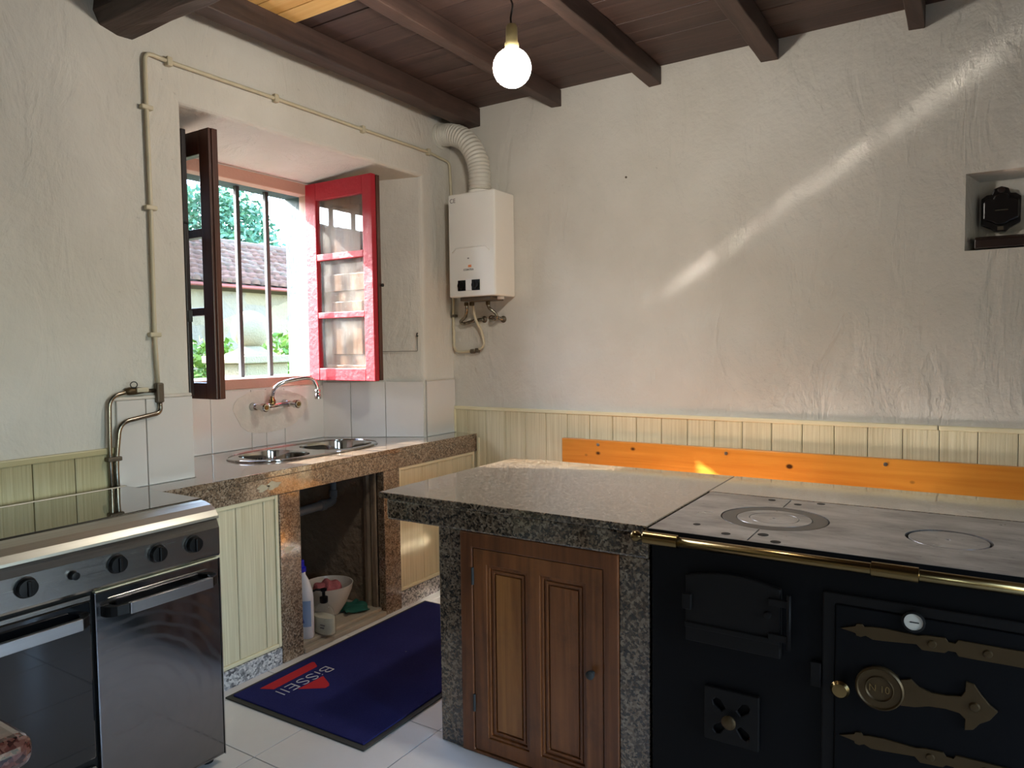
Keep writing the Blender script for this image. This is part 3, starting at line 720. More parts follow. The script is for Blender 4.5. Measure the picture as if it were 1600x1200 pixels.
pz('logo_shape', 'pile_red', mat_, [(.449, -1.700), (.449, -1.563), (.522, -1.598), (.538, -1.612), (.540, -1.636)], .013, .0145)
text('lettering', 'BiSSEll', 'pile_white', mat_, .088, (.410, -1.627, .0142), (0, -1, 0), (1, 0, 0), .0008, 1.28, offset=-.0022)

# ================================================================== GAS COOKER
ck = thing('gas_cooker', (.33, -2.63, 0), 'stainless steel gas cooker with dark glass lid and two doors', 'cooker')
KR, KL = -2.172, -3.075
bx('carcass', 'black', ck, .045, .612, KL+.004, KR-.004, .035, .868, .003)
bm = nb(); pts = [(.056, .868), (.056, .892), (.510, .8985), (.535, .905), (.560, .903), (.590, .895), (.615, .880), (.630, .862), (.632, .853), (.612, .853), (.60, .868)]
prism(bm, pts, KL, KR, lambda u, v, w: (u, w, v)); lip = obj('hob_surround', bm, 'inox_lip', ck, bevel=.0015, smooth=False)
bx('glass_lid', 'lid_glass', ck, .054, .515, KL+.01, KR+.014, .8995, .9065, .0025)
bx('lid_hinge_rail', 'inox_lip', ck, .040, .0535, KL+.01, KR+.012, .868, .909, .003)
pz('control_panel', 'inox', ck, [(.612, .724), (.628, .724), (.633, .733), (.634, .822), (.627, .838), (.622, .850), (.612, .852)], KL+.002, KR-.002, lambda u, v, w: (u, w, v), bevel=.0015)
for y, r in ((-2.773, .026), (-2.652, .012), (-2.527, .026), (-2.400, .026), (-2.276, .026), (-2.90, .026), (-3.02, .026)):
    k = lt('burner_knob', 'black', ck, [(r*1.12, 0), (r*1.12, .004), (r, .006), (r*.92, .022), (0, .024)], (.634, y, .788), 'x', 24)
    if r > .02: bx('grip_ridge', 'black', k, .654, .664, y-.005, y+.005, .788-r*.82, .788+r*.82, .003)
# storage door on the right
dr = empty('cupboard_door', (.62, -2.38, .35), ck)
bx('door_panel', 'inox_door', dr, .6125, .630, -2.592, -2.178, .03, .716, .004)
bx('top_trim', 'pvc_rail', dr, .612, .632, -2.590, -2.180, .7165, .7205, .001)
bx('edge_trim', 'chrome', dr, .6125, .632, -2.1778, -2.1745, .03, .716)
def bar_handle(p, ya, yb, z):
    for y, s, w in ((ya, 1, .062), (yb, -1, .036)):
        pz('handle_mount', 'black', p, [(.6305, y), (.648, y+s*.003), (.662, y+s*.012), (.672, y+s*.026), (.677, y+s*w), (.662, y+s*w), (.655, y+s*.034), (.6305, y+s*.026)], z-.015, z+.017, bevel=.003)
    bx('handle_bar', 'alu', p, .662, .679, ya+.0625, yb-.0365, z-.017, z+.017, .002)
bar_handle(dr, -2.575, -2.198, .655)
bx('press_ridge', 'inox', dr, .629, .634, -2.555, -2.225, .688, .692, .002)
# oven door on the left
od = empty('oven_door', (.62, -2.84, .45), ck)
bx('door_glass', 'black_glass', od, .6125, .630, -3.07, -2.604, .228, .700, .004)
bx('top_trim', 'inox', od, .6125, .632, -3.07, -2.604, .701, .715, .002)
bar_handle(od, -3.055, -2.612, .652)
dw = bx('bottom_drawer', 'inox', ck, .6125, .630, -3.07, -2.604, .035, .205, .004)
bx('drawer_lip', 'inox_lip', dw, .628, .640, -3.07, -2.606, .185, .203, .004)
for y in (-2.21, -3.03):
    for x in (.07, .575): lt('foot', 'black', ck, [(.0, 0), (.02, 0), (.02, .034), (0, .034)], (x, y, .0005), 'z', 14)

# ================================================================== GAS PIPE OVER THE WINDOW
gp = thing('gas_pipe', (.015, -2.0, 1.26), 'thin cream gas pipe running up and over the window niche', 'pipe')
tb('pipe_run', 'pipe_cream', gp, bend_path([(.014, -1.996, 1.265), (.014, -2.003, 1.49), (.014, -2.000, 2.00), (.014, -2.002, 2.40), (.014, -2.002, 2.603), (.014, -1.90, 2.597), (.014, -1.365, 2.600), (.014, -.79, 2.598), (.014, -.24, 2.600), (.016, -.03, 2.58), (.020, -.022, 2.35), (.022, -.022, 1.42), (.05, -.022, 1.395), (.175, -.022, 1.400), (.262, -.028, 1.428), (.245, -.04, 1.53), (.213, -.06, 1.60), (.213, -.09, 1.73)], .035), .0085, 10)
for y, z in ((-2.002, 2.387), (-2.000, 1.994), (-2.003, 1.489)): bx('pipe_clip', 'pipe_cream', gp, .001, .026, y-.024, y+.024, z-.009, z+.009, .004)
for y, z in ((-1.90, 2.597), (-1.365, 2.600), (-.79, 2.598), (-.235, 2.600)): bx('pipe_clip', 'pipe_cream', gp, .001, .026, y-.012, y+.012, z-.019, z+.019, .004)
bx('pipe_clip', 'pipe_old', gp, .008, .040, -.034, -.002, 1.615, 1.632, .003)
lt('pipe_union', 'pipe_old', gp, [(.009, 0), (.014, .003), (.014, .03), (.009, .034)], (.150, -.022, 1.399), 'x', 8)
lt('pipe_union', 'pipe_old', gp, [(.009, 0), (.016, .003), (.016, .026), (.009, .03)], (.190, -.024, 1.405), 'x', 6)
bx('tee_block', 'pipe_old', gp, .006, .034, -2.012, -1.982, 1.215, 1.295, .006)
tb('branch_pipe', 'pipe_steel', gp, bend_path([(.018, -1.995, 1.264), (.018, -2.12, 1.268), (.020, -2.198, 1.25), (.024, -2.206, 1.05), (.024, -2.200, .60)], .045), .0085, 10)
tb('branch_pipe', 'pipe_steel', gp, bend_path([(.020, -1.996, 1.22), (.024, -1.996, 1.175), (.026, -2.165, 1.150), (.026, -2.184, 1.0), (.025, -2.180, .60)], .04), .0095, 10)
tb('valve_body', 'brass_dull', gp, [(.018, -2.135, 1.268), (.018, -2.118, 1.268), (.018, -2.10, 1.268), (.018, -2.06, 1.268)], lambda t: .016 if .2 < t < .8 else .011, 8)
bx('valve_lever', 'pipe_cream', gp, .030, .040, -2.098, -2.050, 1.262, 1.280, .004)
tb('valve_ring', 'iron', gp, [(.034, -2.108 + .014*math.cos(t), 1.293 + .012*math.sin(t)) for t in [2*PI*k/12 for k in range(13)]], .002, 6)
bx('pipe_clip', 'pipe_old', gp, .012, .044, -2.222, -2.168, 1.005, 1.022, .004)

# ================================================================== WATER HEATER AND FLUE
wh = thing('water_heater', (.31, -.11, 1.72), 'white wall-hung gas water heater in the corner', 'heater')
bx('casing', 'enamel', wh, .140, .474, -.218, -.004, 1.722, 2.330, .010, seg=3)
tb('pressed_ridge', 'enamel', wh, [(.17, -.2185, 1.985), (.195, -.2195, 2.008), (.205, -.2195, 2.012), (.40, -.2195, 2.012), (.41, -.2195, 2.008), (.435, -.2185, 1.985)], .0035, 6)
for x in (.236, .337): 
    pl = bx('control_plate', 'black', wh, x-.028, x+.028, -.223, -.217, 1.758, 1.820, .002)
    lt('dial', 'black', pl, [(.023, 0), (.022, .012), (0, .013)], (x, -.223, 1.789), 'y', 20)
    a = .6 if x < .3 else 0.0; bx('dial_ridge', 'black', pl, x-.004, x+.004, -.242, -.234, 1.772, 1.806, .002)
bx('white_plate', 'white_paint', wh, .265, .308, -.2225, -.217, 1.760, 1.824, .001)
bx('orange_mark', 'orange', wh, .283, .306, -.2192, -.217, 1.894, 1.908)
text('brand_lettering', 'COINTRA', 'ink', wh, .0165, (.285, -.2185, 1.880), (1, 0, 0), (0, 0, 1), .0005, 1.0)
bx('sight_window', 'grey_ink', wh, .279, .290, -.2192, -.217, 1.944, 1.950)
text('approval_mark', 'CE', 'grey_ink', wh, .036, (.176, -.2185, 2.290), (1, 0, 0), (0, 0, 1), .0004, 1.0)
lt('flue_collar', 'enamel', wh, [(.0, 0), (.070, 0), (.070, .018), (.064, .022), (0, .022)], (.310, -.125, 2.3305), 'z', 28)
bx('burner_tray', 'pipe_old', wh, .20, .42, -.19, -.05, 1.700, 1.7215, .003); lt('valve_stub', 'brass_dull', wh, [(.011, 0), (.016, -.003), (.016, -.02), (.010, -.024), (0, -.024)], (.213, -.09, 1.70), 'z', 10)
lt('drain_knob', 'enamel', wh, [(.022, 0), (.024, -.012), (.02, -.016), (0, -.016)], (.43, -.10, 1.7215), 'z', 16)
fd = thing('flue_duct', (.31, -.125, 2.35), 'ribbed white flexible flue bending into the wall above the heater', 'duct')
path = smooth_path([(.310, -.125, 2.3535), (.308, -.124, 2.45), (.285, -.120, 2.55), (.215, -.113, 2.655), (.12, -.108, 2.712), (.05, -.105, 2.725), (-.02, -.105, 2.725)], 40)
tb('ribbed_hose', 'duct', fd, path, lambda t: .0650 + .0030*math.sin(t*2*PI*30), 24)
lt('wall_sleeve', 'duct', fd, [(.068, 0), (.078, .0), (.078, .012), (.068, .014)], (.001, -.105, 2.725), 'x', 28)
for lab, x, pts in (('braided hose curling under the left of the heater', .173, [(.173, -.09, 1.700), (.172, -.088, 1.66), (.150, -.07, 1.615), (.095, -.045, 1.585), (.12, -.04, 1.572), (.19, -.035, 1.588), (.245, -.015, 1.595)]),
                    ('short braided hose curling under the right of the heater', .333, [(.333, -.09, 1.700), (.338, -.085, 1.66), (.372, -.07, 1.625), (.372, -.06, 1.60), (.325, -.05, 1.59), (.320, -.04, 1.607), (.37, -.03, 1.598), (.385, -.012, 1.592)])):
    hs = thing('water_hose', (x, -.02, 1.59), lab, 'hose', 'hoses under the heater')
    tb('braid', 'pipe_steel', hs, smooth_path(pts, 7), lambda t: .0105 + .0008*math.sin(t*190), 10)
    e_ = pts[-1]; lt('wall_flange', 'pipe_old', hs, [(.021, .0), (.021, .004), (.010, .014), (0, .014)], (e_[0], -.0005, e_[2]), 'y', 16)
    lt('hose_nut', 'brass_dull', hs, [(.012, 0), (.015, -.002), (.015, -.02), (.011, -.024)], (x, -.09, 1.70), 'z', 6)

# wire holder on the niche side
q0 = sp0 + sd*.365; q1 = sp0 + sd*(L-.03)
wr_ = thing('wire_holder', (q1.x, q1.y, 1.40), 'thin bent wire holder hooked on the niche wall beside the red casement', 'holder')
def on(q, d): p = q + sn*d; return p
a, b = on(q0, .012), on(q1, .012)
tb('wire_loop', 'wire', wr_, bend_path([(a.x, a.y, 1.495), (a.x, a.y, 1.405), (b.x, b.y, 1.405), (b.x, b.y, 1.495)], .008), .0018, 6)
for q in (q0, q1):
    p = on(q, .0); p2 = on(q, .02); tb('hook', 'iron', wr_, smooth_path([(p.x, p.y, 1.497), (p2.x, p2.y, 1.495), (p2.x, p2.y, 1.510), (p.x-sn.x*-.006, p.y+sn.y*.006, 1.513)], 4), .004, 8)

# ================================================================== ISLAND
isl = thing('granite_island', (1.6, -1.2, 0), 'brown granite island counter with an overhanging top and wooden door', 'island')
IE = 3.25
bx('top_slab', 'granite_dark', isl, .916, 1.980, -1.690, -.738, .862, .885, .003)
bx('top_slab', 'granite_dark', isl, 1.982, IE, -1.092, -.738, .862, .885, .003)
bx('apron', 'granite_dark', isl, .948, 1.984, -1.686, -1.640, .784, .8615, .008); bx('apron', 'granite_dark', isl, .948, .99, -1.640, -.76, .784, .8615, .004)
bx('side_panel', 'granite_dark', isl, 1.186, 1.216, -1.64, -.80, 0.0005, .8615, .002)
bx('front_pillar', 'granite_dark', isl, 1.186, 1.284, -1.676, -1.640, 0.0005, .7835, .003); bx('front_pillar', 'granite_dark', isl, 1.886, 1.984, -1.676, -1.640, 0.0005, .7835, .003)
bx('back_panel', 'granite_dark', isl, 1.217, IE, -.83, -.80, .0005, .8615, .002); bx('end_pillar', 'granite_dark', isl, 3.06, IE, -1.68, -1.10, .0005, .885, .003); bx('end_pillar', 'granite_dark', isl, 3.06, IE, -1.10, -.831, .0005, .8615, .003)
pz('door_frame', 'door_frame', isl, [(1.285, .0005), (1.885, .0005), (1.885, .7835), (1.285, .7835)], -1.684, -1.640, XZ, [[(1.336, .012), (1.834, .012), (1.834, .730), (1.336, .730)]], bevel=.004)
dd = empty('panel_door', (1.58, -1.67, .4), isl)
P1 = [(1.394, .066), (1.557, .066), (1.557, .676), (1.394, .676)]; P2 = [(1.605, .066), (1.772, .066), (1.772, .674), (1.605, .674)]
pz('door_slab', 'door_wood', dd, [(1.339, .015), (1.831, .015), (1.831, .7275), (1.339, .7275)], -1.680, -1.654, XZ, [P1, P2], bevel=.002)
def inset(P, d): return [(P[0][0]+d, P[0][1]+d), (P[1][0]-d, P[1][1]+d), (P[2][0]-d, P[2][1]-d), (P[3][0]+d, P[3][1]-d)]
for P, m in ((P1, 'door_wood_pale'), (P2, 'door_wood')):
    for d0, d1_, w in ((.0005, .010, -1.674), (.0105, .017, -1.667), (.0175, .026, -1.671), (.0265, .031, -1.665)):
        pz('moulding', 'door_wood', dd, inset(P, d0), w, -1.652, XZ, [inset(P, d1_)], bevel=.0015)
    pz('raised_field', m, dd, inset(P, .0315), -1.670, -1.652, XZ, bevel=.002)
lt('door_knob', 'iron', dd, [(.006, 0), (.006, .012), (.013, .016), (.014, .026), (.009, .031), (0, .032)], (1.797, -1.680, .395), 'y', 16)
for z in (.15, .60): lt('hinge', 'iron', dd, [(0, 0), (.005, 0), (.005, .06), (0, .06)], (1.3375, -1.683, z), 'z', 10)

# ================================================================== CAST-IRON RANGE
rg = thing('range_cooker', (2.5, -1.4, 0), 'black cast-iron range cooker with brass rail set in the island', 'range')
RL, RR = 1.991, 3.055
bx('body', 'black_iron', rg, RL+.004, RR-.004, -1.686, -1.10, .0005, .852, .003)
C1, C2 = (2.280, -1.398), (2.740, -1.417)
pz('hob_plate', 'plate', rg, [(RL, -1.702), (RR, -1.702), (RR, -1.098), (RL, -1.098)], .855, .8845, XY, [circle(*C1, .158, 48), circle(*C2, .1040, 40), [(2.2725, -1.6915), (2.2765, -1.6915), (2.2765, -1.5605), (2.2725, -1.5605)], [(2.2705, -1.234), (2.2745, -1.234), (2.2745, -1.11), (2.2705, -1.11)]])
bx('plate_edge', 'black_iron', rg, RL, RR, -1.704, -1.7025, .853, .8838)
def hob_ring(c, r1, r0, m, z=.8842):
    if r0: return pz('hob_ring', m, rg, circle(*c, r1, 48), .866, z, XY, [circle(*c, r0, 48)], bevel=.0012)
    return pz('hob_disc', m, rg, circle(*c, r1, 40), .866, z, XY, [circle(*c, .005, 10)], bevel=.0012)
hob_ring(C1, .1540, .1105, 'plate_dark', .8838); hob_ring(C1, .109, .0725, 'plate'); hob_ring(C1, .071, 0, 'plate'); hob_ring(C2, .0955, 0, 'plate', .8832)
bx('flue_bed', 'black_iron', rg, RL+.01, RR-.01, -1.69, -1.11, .8525, .8545)
for x, y, r in ((2.205, -1.655, .013), (2.345, -1.675, .014), (2.298, -1.615, .015), (2.215, -1.135, .012), (2.305, -1.165, .012), (2.37, -1.12, .013), (2.10, -1.59, .011)): pz('bolt_head', 'iron_door', rg, circle(x, y, r, 16), .8844, .8853, XY)
# brass rail
RYY, RZZ = -1.740, .866
rail = tb('rail', 'brass', rg, [(1.99, RYY, RZZ), (3.06, RYY, RZZ)], .0145, 18)
for a, b in ((1.992, 2.096), (2.584, 2.689)): lt('rail_collar', 'brass', rg, [(.0145, 0), (.0185, .002), (.0185, b-a-.002), (.0145, b-a)], (a, RYY, RZZ), 'x', 20)
lt('rail_ball', 'brass', rg, [(0, -.017), (.010, -.0145), (.0155, -.008), (.017, 0), (.0155, .008), (.010, .0145), (.007, .02)], (1.968, RYY, RZZ), 'x', 18)
for x in (2.04, 2.636): tb('rail_bracket', 'brass_dull', rg, [(x, -1.688, RZZ-.02), (x, RYY, RZZ-.004)], .009, 10)
# fire door
fdr = empty('fire_door', (2.23, -1.69, .68), rg)
pz('door_plate', 'iron_door', fdr, [(2.104, .575), (2.366, .575), (2.366, .765)] + [(2.366 - .262*k/10, .765 + .020*math.sin(PI*k/10)) for k in range(1, 10)] + [(2.104, .765)], -1.708, -1.686, XZ, bevel=.004)
bx('door_ledge', 'iron_door', fdr, 2.104, 2.366, -1.714, -1.708, .615, .632, .003)
for z in (.635, .730): bx('hinge_strap', 'iron_door', fdr, 2.335, 2.392, -1.716, -1.708, z-.010, z+.010, .002)
tb('hinge_pin', 'iron_door', fdr, [(2.388, -1.713, .61), (2.388, -1.713, .755)], .006, 8)
bx('door_latch', 'iron_door', fdr, 2.099, 2.126, -1.722, -1.708, .67, .715, .003); lt('door_stud', 'iron_door', fdr, [(.011, 0), (.009, .008), (0, .01)], (2.333, -1.708, .692), 'y', 12)
# ash door with the air vent
av = empty('ash_door', (2.235, -1.69, .38), rg)
slots = []
for k in range(4):
    t = PI/4 + k*PI/2; c, s = math.cos(t), math.sin(t)
    slots.append([(2.233 + c*r - s*w, .372 + s*r + c*w) for r, w in ((.030, -.008), (.056, -.013), (.066, -.007), (.066, .007), (.056, .013), (.030, .008))])
pz('vent_plate', 'iron_door', av, [(2.157, .298), (2.309, .298), (2.309, .452), (2.157, .452)], -1.700, -1.686, XZ, slots, bevel=.003)
lt('vent_knob', 'brass_dull', av, [(.008, 0), (.008, .012), (.019, .018), (.020, .024), (.012, .031), (0, .032)], (2.233, -1.700, .372), 'y', 20)
# oven door
ov = empty('oven_door', (2.73, -1.69, .5), rg)
pz('door_rim', 'iron_door', ov, [(2.468, .10), (3.045, .10), (3.045, .778), (2.468, .778)], -1.698, -1.686, XZ, [[(2.500, .13), (3.015, .13), (3.015, .750), (2.500, .750)]], bevel=.004)
bx('door_plate', 'black_iron', ov, 2.500, 3.015, -1.702, -1.686, .13, .750, .003)
th = lt('thermometer', 'iron_door', ov, [(.026, 0), (.026, .008), (.021, .010), (.021, .007), (0, .007)], (2.676, -1.702, .752-.012), 'y', 24)
lt('dial_face', 'dial', th, [(.0205, 0), (0, .0006)], (2.676, -1.7092, .740), 'y', 22); bx('dial_needle', 'ink', th, 2.668, 2.688, -1.7112, -1.7102, .7385, .7410)
S1 = [(2.512, .692), (2.548, .704), (2.55, .71), (2.563, .712), (2.568, .706), (2.583, .709), (2.615, .711), (2.65, .709), (2.685, .708), (2.701, .712), (2.743, .714), (2.749, .705), (2.764, .705), (2.769, .714), (2.8, .714), (2.874, .714), (3.01, .714), (3.01, .676), (2.874, .676), (2.80, .675), (2.77, .675), (2.765, .684), (2.749, .684), (2.742, .677), (2.695, .674), (2.683, .686), (2.615, .679), (2.587, .677), (2.571, .684), (2.56, .678), (2.55, .68), (2.548, .686)]
for dz in (0, -.281): 
    st = pz('strap_hinge', 'brass_dull', ov, [(x, z+dz) for x, z in S1], -1.708, -1.702, XZ, bevel=.001)
    for x in (2.716, 2.828, 2.95): lt('rivet', 'brass_dull', st, [(.010, 0), (.008, .004), (0, .006)], (x, -1.708, .694+dz), 'y', 14)
HS = [(2.650, .590), (2.672, .597), (2.689, .582), (2.714, .574), (2.746, .575), (2.777, .581), (2.785, .594), (2.786, .619), (2.803, .615), (2.817, .594), (2.834, .574), (2.85, .562), (2.834, .537), (2.815, .524), (2.802, .506), (2.785, .501), (2.786, .528), (2.774, .539), (2.746, .542), (2.711, .539), (2.682, .529), (2.650, .525)]
hp = pz('handle_plate', 'brass_dull', ov, HS, -1.710, -1.702, XZ, bevel=.0015); lt('rivet', 'brass_dull', hp, [(.012, 0), (.009, .005), (0, .007)], (2.804, -1.710, .562), 'y', 14)
md = lt('medallion', 'brass_dull', ov, [(.055, 0), (.055, .010), (.051, .014), (.048, .010), (.033, .010), (.031, .014), (.028, .010), (0, .010)], (2.604, -1.702, .557), 'y', 40)
text('medallion_number', 'N 10', 'brass', md, .026, (2.604, -1.7125, .557), (1, 0, 0), (0, 0, 1), .0014, .9)
lt('latch_knob', 'brass', ov, [(.010, 0), (.010, .02), (.021, .026), (.023, .034), (.017, .042), (0, .044)], (2.517, -1.702, .543), 'y', 24)
bx('latch_keeper', 'iron_door', rg, 2.440, 2.466, -1.700, -1.686, .52, .585, .002)

# ================================================================== BENCH
bn = thing('wall_bench', (1.9, -.2, 0), 'orange varnished pine bench against the back wall panelling', 'bench')
bx('backrest', 'bench', bn, .806, 3.60, -.050, -.020, .715, .897, .005)
for x in (1.036, 1.749, 2.468, 3.18): lt('screw', 'alu', bn, [(.009, 0), (.008, .004), (0, .005)], (x, -.050, .871), 'y', 14)
bx('seat', 'bench', bn, .82, 3.60, -.42, -.03, .43, .462, .005)
for x in (.88, 1.8, 2.7, 3.5):
    bx('leg', 'bench', bn, x, x+.05, -.40, -.06, .0005, .4295, .004); bx('back_batten', 'bench', bn, x, x+.06, -.0195, -.0185, .715, .897)

# ================================================================== METER RECESS
fb = thing('fuse_box', (2.88, .13, 1.93), 'black bakelite fuse box inside the small wall recess', 'fuse box')
def blk(dx, dz): return [(2.884+x*dx, 1.985+z*dz) for x, z in ((-.075, .055), (-.055, .070), (-.035, .072), (-.028, .095), (0, .106), (.028, .095), (.035, .072), (.055, .070), (.075, .055), (.075, -.06), (.05, -.075), (.035, -.082), (.02, -.098), (-.02, -.098), (-.035, -.082), (-.05, -.075), (-.075, -.06))]
pz('back_plate', 'bakelite', fb, blk(.95, .95), .085, .129, XZ, bevel=.004); pz('cover', 'bakelite', fb, blk(.86, .66), .066, .085, XZ, bevel=.006)
bx('name_slot', 'pipe_steel', fb, 2.862, 2.908, .0645, .0665, 1.978, 1.983); lt('lead_seal', 'ledge', fb, [(.014, 0), (.012, .008), (0, .01)], (2.884, .085, 2.068), 'y', 16)
bx('seal_hole', 'pipe_old', fb, 2.873, 2.895, .083, .0855, 1.898, 1.914)
tag(pz('wooden_ledge', 'ledge', None, [(-.012, 1.816), (.125, 1.816), (.125, 1.858), (.05, 1.870), (.0, 1.864), (-.012, 1.852)], 2.790, 3.095, lambda u, v, w: (w, u, v), bevel=.004), 'dark glossy wooden ledge at the foot of the wall recess', 'ledge')
tag(lt('wall_nail', 'pipe_old', None, [(.006, 0), (.006, .004), (.0025, .005), (.0025, .0)], (1.191, -.0005, 2.335), 'y', 10), 'single nail head in the bare back wall', 'nail')

# ================================================================== HANGING BULB
BP = Vector((1.422, -1.519, 2.390))
pd = thing('hanging_bulb', (BP.x, BP.y, 2.88), 'bare lit globe bulb hanging from the ceiling on a cord', 'lamp')
tb('cord', 'bare_wire', pd, smooth_path([(BP.x, BP.y, 2.88), (BP.x+.004, BP.y, 2.75), (BP.x-.005, BP.y+.003, 2.64), (BP.x+.005, BP.y, 2.60), (BP.x-.003, BP.y, 2.56), (BP.x, BP.y, 2.536)], 5), .0035, 8)
lt('lampholder', 'socket', pd, [(.004, .150), (.016, .146), (.020, .138), (.021, .088), (.025, .082), (.025, .062), (0, .062)], BP, 'z', 20)
bm = nb(); lathe(bm, [(0, -.066)] + [(.066*math.sin(PI*k/18), -.066*math.cos(PI*k/18)) for k in range(1, 16)] + [(.022, .064), (0, .064)], BP, 'z', 36)
obj('globe', bm, 'bulb', pd, smooth=True)

# ================================================================== RED GRANITE TABLE (foreground corner)
tbx = thing('side_table', (1.2, -3.6, 0), 'polished red granite tabletop corner in the near left foreground', 'table')
o = bx('table_top', 'granite_red', tbx, .85, 1.600, -4.0, -3.175, .797, .850, .022, seg=4)
for x in (.92, 1.47):
    for y in (-3.93, -3.31): bx('leg', 'door_frame', tbx, x, x+.06, y, y+.06, .0005, .7965, .004)

# ================================================================== OUTSIDE
tag(bx('outdoor_ground', 'grass', None, -70, -.85, -40, 60, -.6, -.45), kind='structure')
tag(bx('bounce_paving', 'stone', None, RX+.31, 30, -25, 25, -.3, -.02), kind='structure')  # unseen pale ground, added to bounce daylight in through the doorway
hs = thing('neighbour_house', (-9, 5, -.45), 'stone house with a clay tile roof seen through the window', 'house')
HX, EZ, RXg, RZg = -8.55, 2.66, -11.6, 3.86
HY0, HY1 = -1.9, 13.0
bm = nb(); box(bm, -14.3, HX-.25, HY0+.1, HY1-.1, -.45, 2.52); obj('house_wall', bm, 'stonewall', hs)
sl = math.atan2(RZg-EZ, HX-RXg)
pz('roof_deck', 'bark', hs, [(HX, EZ-.06), (RXg, RZg-.06), (-14.6, EZ-.06), (-14.3, 2.52), (HX-.25, 2.52)], HY0, HY1, lambda u, v, w: (u, w, v))
tb('gutter', 'gutter', hs, [(HX+.05, HY0, EZ-.07), (HX+.05, HY1, EZ-.07)], .035, 10)
def tile_bm(bm, cy, t0, up=True, L=.46, r=.088, HX=HX, EZ=EZ, sl=sl):
    # one half-round clay tile laid down the slope: t0 = distance from the eave
    d = Vector((-math.cos(sl), 0, math.sin(sl))); nrm = Vector((math.sin(sl), 0, math.cos(sl))); e0 = Vector((HX+.05, cy, EZ-.055))
    rows = []
    for s, rr, lift in ((0, r, .055), (L, r*.82, .012)):
        p = e0 + d*(t0+s)
        rows.append([bm.verts.new(p + Vector((0, math.cos(a)*rr, 0)) + nrm*((math.sin(a)*rr if up else -math.sin(a)*rr*.55) + lift + (0 if up else .0))) for a in [PI*k/7 for k in range(8)]])
    for k in range(7): bm.faces.new((rows[0][k], rows[0][k+1], rows[1][k+1], rows[1][k]))
    if up: bm.faces.new(rows[0][::-1])
PITCH, GAUGE = .205, .365
proto = None; cnt = 0
rest = nb()
ncol = int((HY1-HY0)/PITCH); dvec = Vector((-math.cos(sl), 0, math.sin(sl)))
for c in range(ncol):
    cy = HY0 + PITCH*(c+.5)
    for r in range(9):
        if 3.4 < cy < 9.9:
            if proto is None:
                b_ = nb(); tile_bm(b_, cy, r*GAUGE); proto = obj('roof_tile', b_, 'rooftile', hs, smooth=True); p_c, p_r, p_l = cy, r, WORLDLOC[proto.name].copy()
            else:
                k = shared(proto, p_l + Vector((0, cy-p_c, 0)) + dvec*(r-p_r)*GAUGE + Vector((0, random.uniform(-.012, .012), random.uniform(-.006, .008))), hs)
                k.rotation_euler = (0, 0, random.uniform(-.05, .05))
        else: tile_bm(rest, cy, r*GAUGE)
tag(obj('far_roof_tiles', rest, 'rooftile', hs, smooth=True), kind='stuff')
tb('ridge_cap', 'rooftile', hs, [(RXg+.1, HY0, RZg-.02), (RXg+.1, HY1, RZg-.02)], .11, 10)

ob = thing('tiled_outbuilding', (-6.5, -6, -.45), 'low outbuilding with red clay tiles mirrored in the red casement panes', 'house')
OX, OZ, OSL = -4.9, 2.35, .50
bm = nb(); box(bm, -9.6, OX-.25, -10.9, -2.3, -.45, 2.22); obj('outbuilding_wall', bm, 'stonewall', ob)
pz('roof_deck', 'bark', ob, [(OX, OZ-.06), (OX-2.5, OZ-.06+2.5*math.tan(OSL)), (OX-5, OZ-.06), (OX-4.7, 2.22), (OX-.25, 2.22)], -11.0, -2.2, lambda u, v, w: (u, w, v))
bm = nb()
for c in range(42):
    for q in range(8): tile_bm(bm, -10.9 + .205*(c+.5), q*.345, HX=OX, EZ=OZ, sl=OSL)
tag(obj('roof_tiles', bm, 'rooftile', ob, smooth=True), kind='stuff')
gpil = thing('gate_pillar', (-3.5, 1.165, -.45), 'pale stone gate pillar topped with a ball outside the window', 'pillar')
lt('ball_finial', 'stone', gpil, [(.06, -.20), (.085, -.175), (.10, -.165)] + [(.195*math.sin(PI*k/16), -.195*math.cos(PI*k/16)) for k in range(3, 16)] + [(0, .195)], (-3.5, 1.165, 1.640), 'z', 36)
lt('finial_neck', 'stone', gpil, [(.26, 0), (.25, .02), (.16, .05), (.11, .085), (.08, .10)], (-3.5, 1.165, 1.372), 'z', 32)
bx('pillar_cap', 'stone', gpil, -3.85, -3.15, .83, 1.50, 1.295, 1.372, .012)
bx('pillar_shaft', 'stone', gpil, -3.76, -3.24, .91, 1.42, -.45, 1.295, .01)
bx('garden_wall', 'stone', gpil, -3.65, -3.35, -3.5, .91, -.45, 1.15, .01)

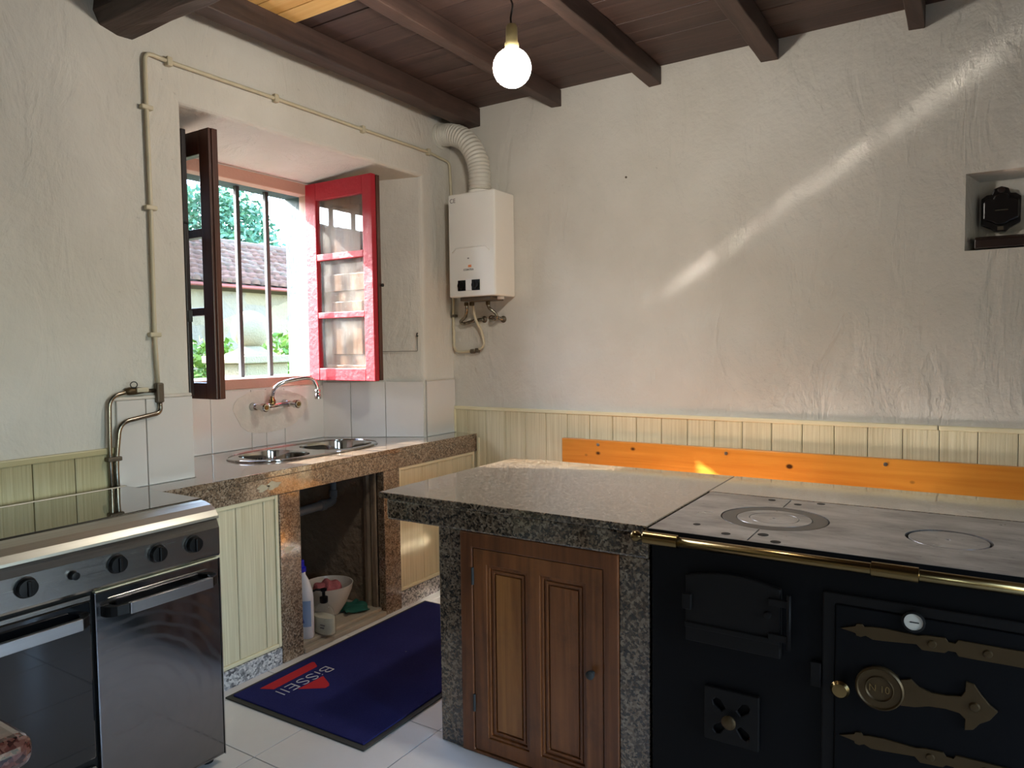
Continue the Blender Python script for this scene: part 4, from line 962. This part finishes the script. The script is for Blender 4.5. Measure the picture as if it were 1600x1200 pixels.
def leaves(name, mat, parent, c, r, n, size, seed, cone=0):
    rr = random.Random(seed); vs = []; fs = []
    for i in range(n):
        while True:
            p = Vector((rr.uniform(-1, 1), rr.uniform(-1, 1), rr.uniform(-1, 1)))
            if .35 < p.length < 1: break
        p *= .82 + .18*rr.random() + .12*math.sin(5*p.x+seed)*math.cos(6*p.z)
        if cone: k = 1 - cone*(p.z+1)/2; p = Vector((p.x*k, p.y*k, p.z))
        q = Vector((c[0]+p.x*r[0], c[1]+p.y*r[1], c[2]+p.z*r[2]))
        t = Vector((rr.uniform(-1, 1), rr.uniform(-1, 1), rr.uniform(-.3, 1))).normalized(); b = t.orthogonal().normalized()
        b = (Matrix.Rotation(rr.uniform(0, 6.28), 3, t) @ b); s = size*rr.uniform(.6, 1.3); m = len(vs)
        vs += [q - t*s, q + b*s*.5, q + t*s, q - b*s*.5 + t.cross(b)*s*.15]; fs.append((m, m+1, m+2, m+3))
    me = bpy.data.meshes.new(name); me.from_pydata([tuple(v) for v in vs], [], fs); me.materials.append(MT[mat])
    o = bpy.data.objects.new(name, me); COL.objects.link(o); place(o, (0, 0, 0), parent); tag(o, kind='stuff') ; return o
for (x, y), lab, rz, zc, ry, sd_ in (((-5.0, 2.80), 'leafy green shrub to the right of the stone ball', .75, 1.02, .58, 4), ((-5.0, 1.75), 'low leafy shrub to the left of the stone ball', .65, 1.0, .42, 5), ((-5.2, .55), 'leafy shrub behind the garden wall, farthest left', .55, .95, .7, 6)):
    sh = thing('garden_shrub', (x, y, -.45), lab, 'shrub', 'shrubs outside the window')
    leaves('foliage', 'leaf', sh, (x, y, zc), (.55, ry, rz), 1500, .055, sd_); tb('stem', 'bark', sh, [(x, y, -.45), (x+.03, y, .5), (x, y+.02, 1.0)], .03, 8)
for (x, y), lab, zc, r, sd_ in (((-21, 13.2), 'big dark green conifer behind the tiled roof', 3.5, (3.4, 3.5, 4.6), 11), ((-24, 19.6), 'smaller distant conifer at the right behind the roof', 2.9, (3.0, 3.4, 3.6), 12), ((-23, 5.6), 'distant conifer at the left behind the roof', 3.0, (3.0, 3.6, 4.6), 13)):
    tr = thing('conifer_tree', (x, y, -.45), lab, 'tree', 'trees beyond the house')
    leaves('foliage', 'needle', tr, (x, y, zc), r, 20000, .14, sd_, .15); tb('trunk', 'bark', tr, [(x, y, -.45), (x, y, zc+r[2]*.6)], lambda t: .3-.2*t, 10)
pl = thing('power_line', (-12.5, 8, 4.0), 'thin pale cable sagging in front of the trees', 'cable')
tb('cable', 'pvc_rail', pl, smooth_path([(-12.5, 5.5, 3.86), (-12.5, 7.9, 4.03), (-12.5, 8.85, 4.22), (-12.5, 12.5, 5.1)], 8), .014, 6)
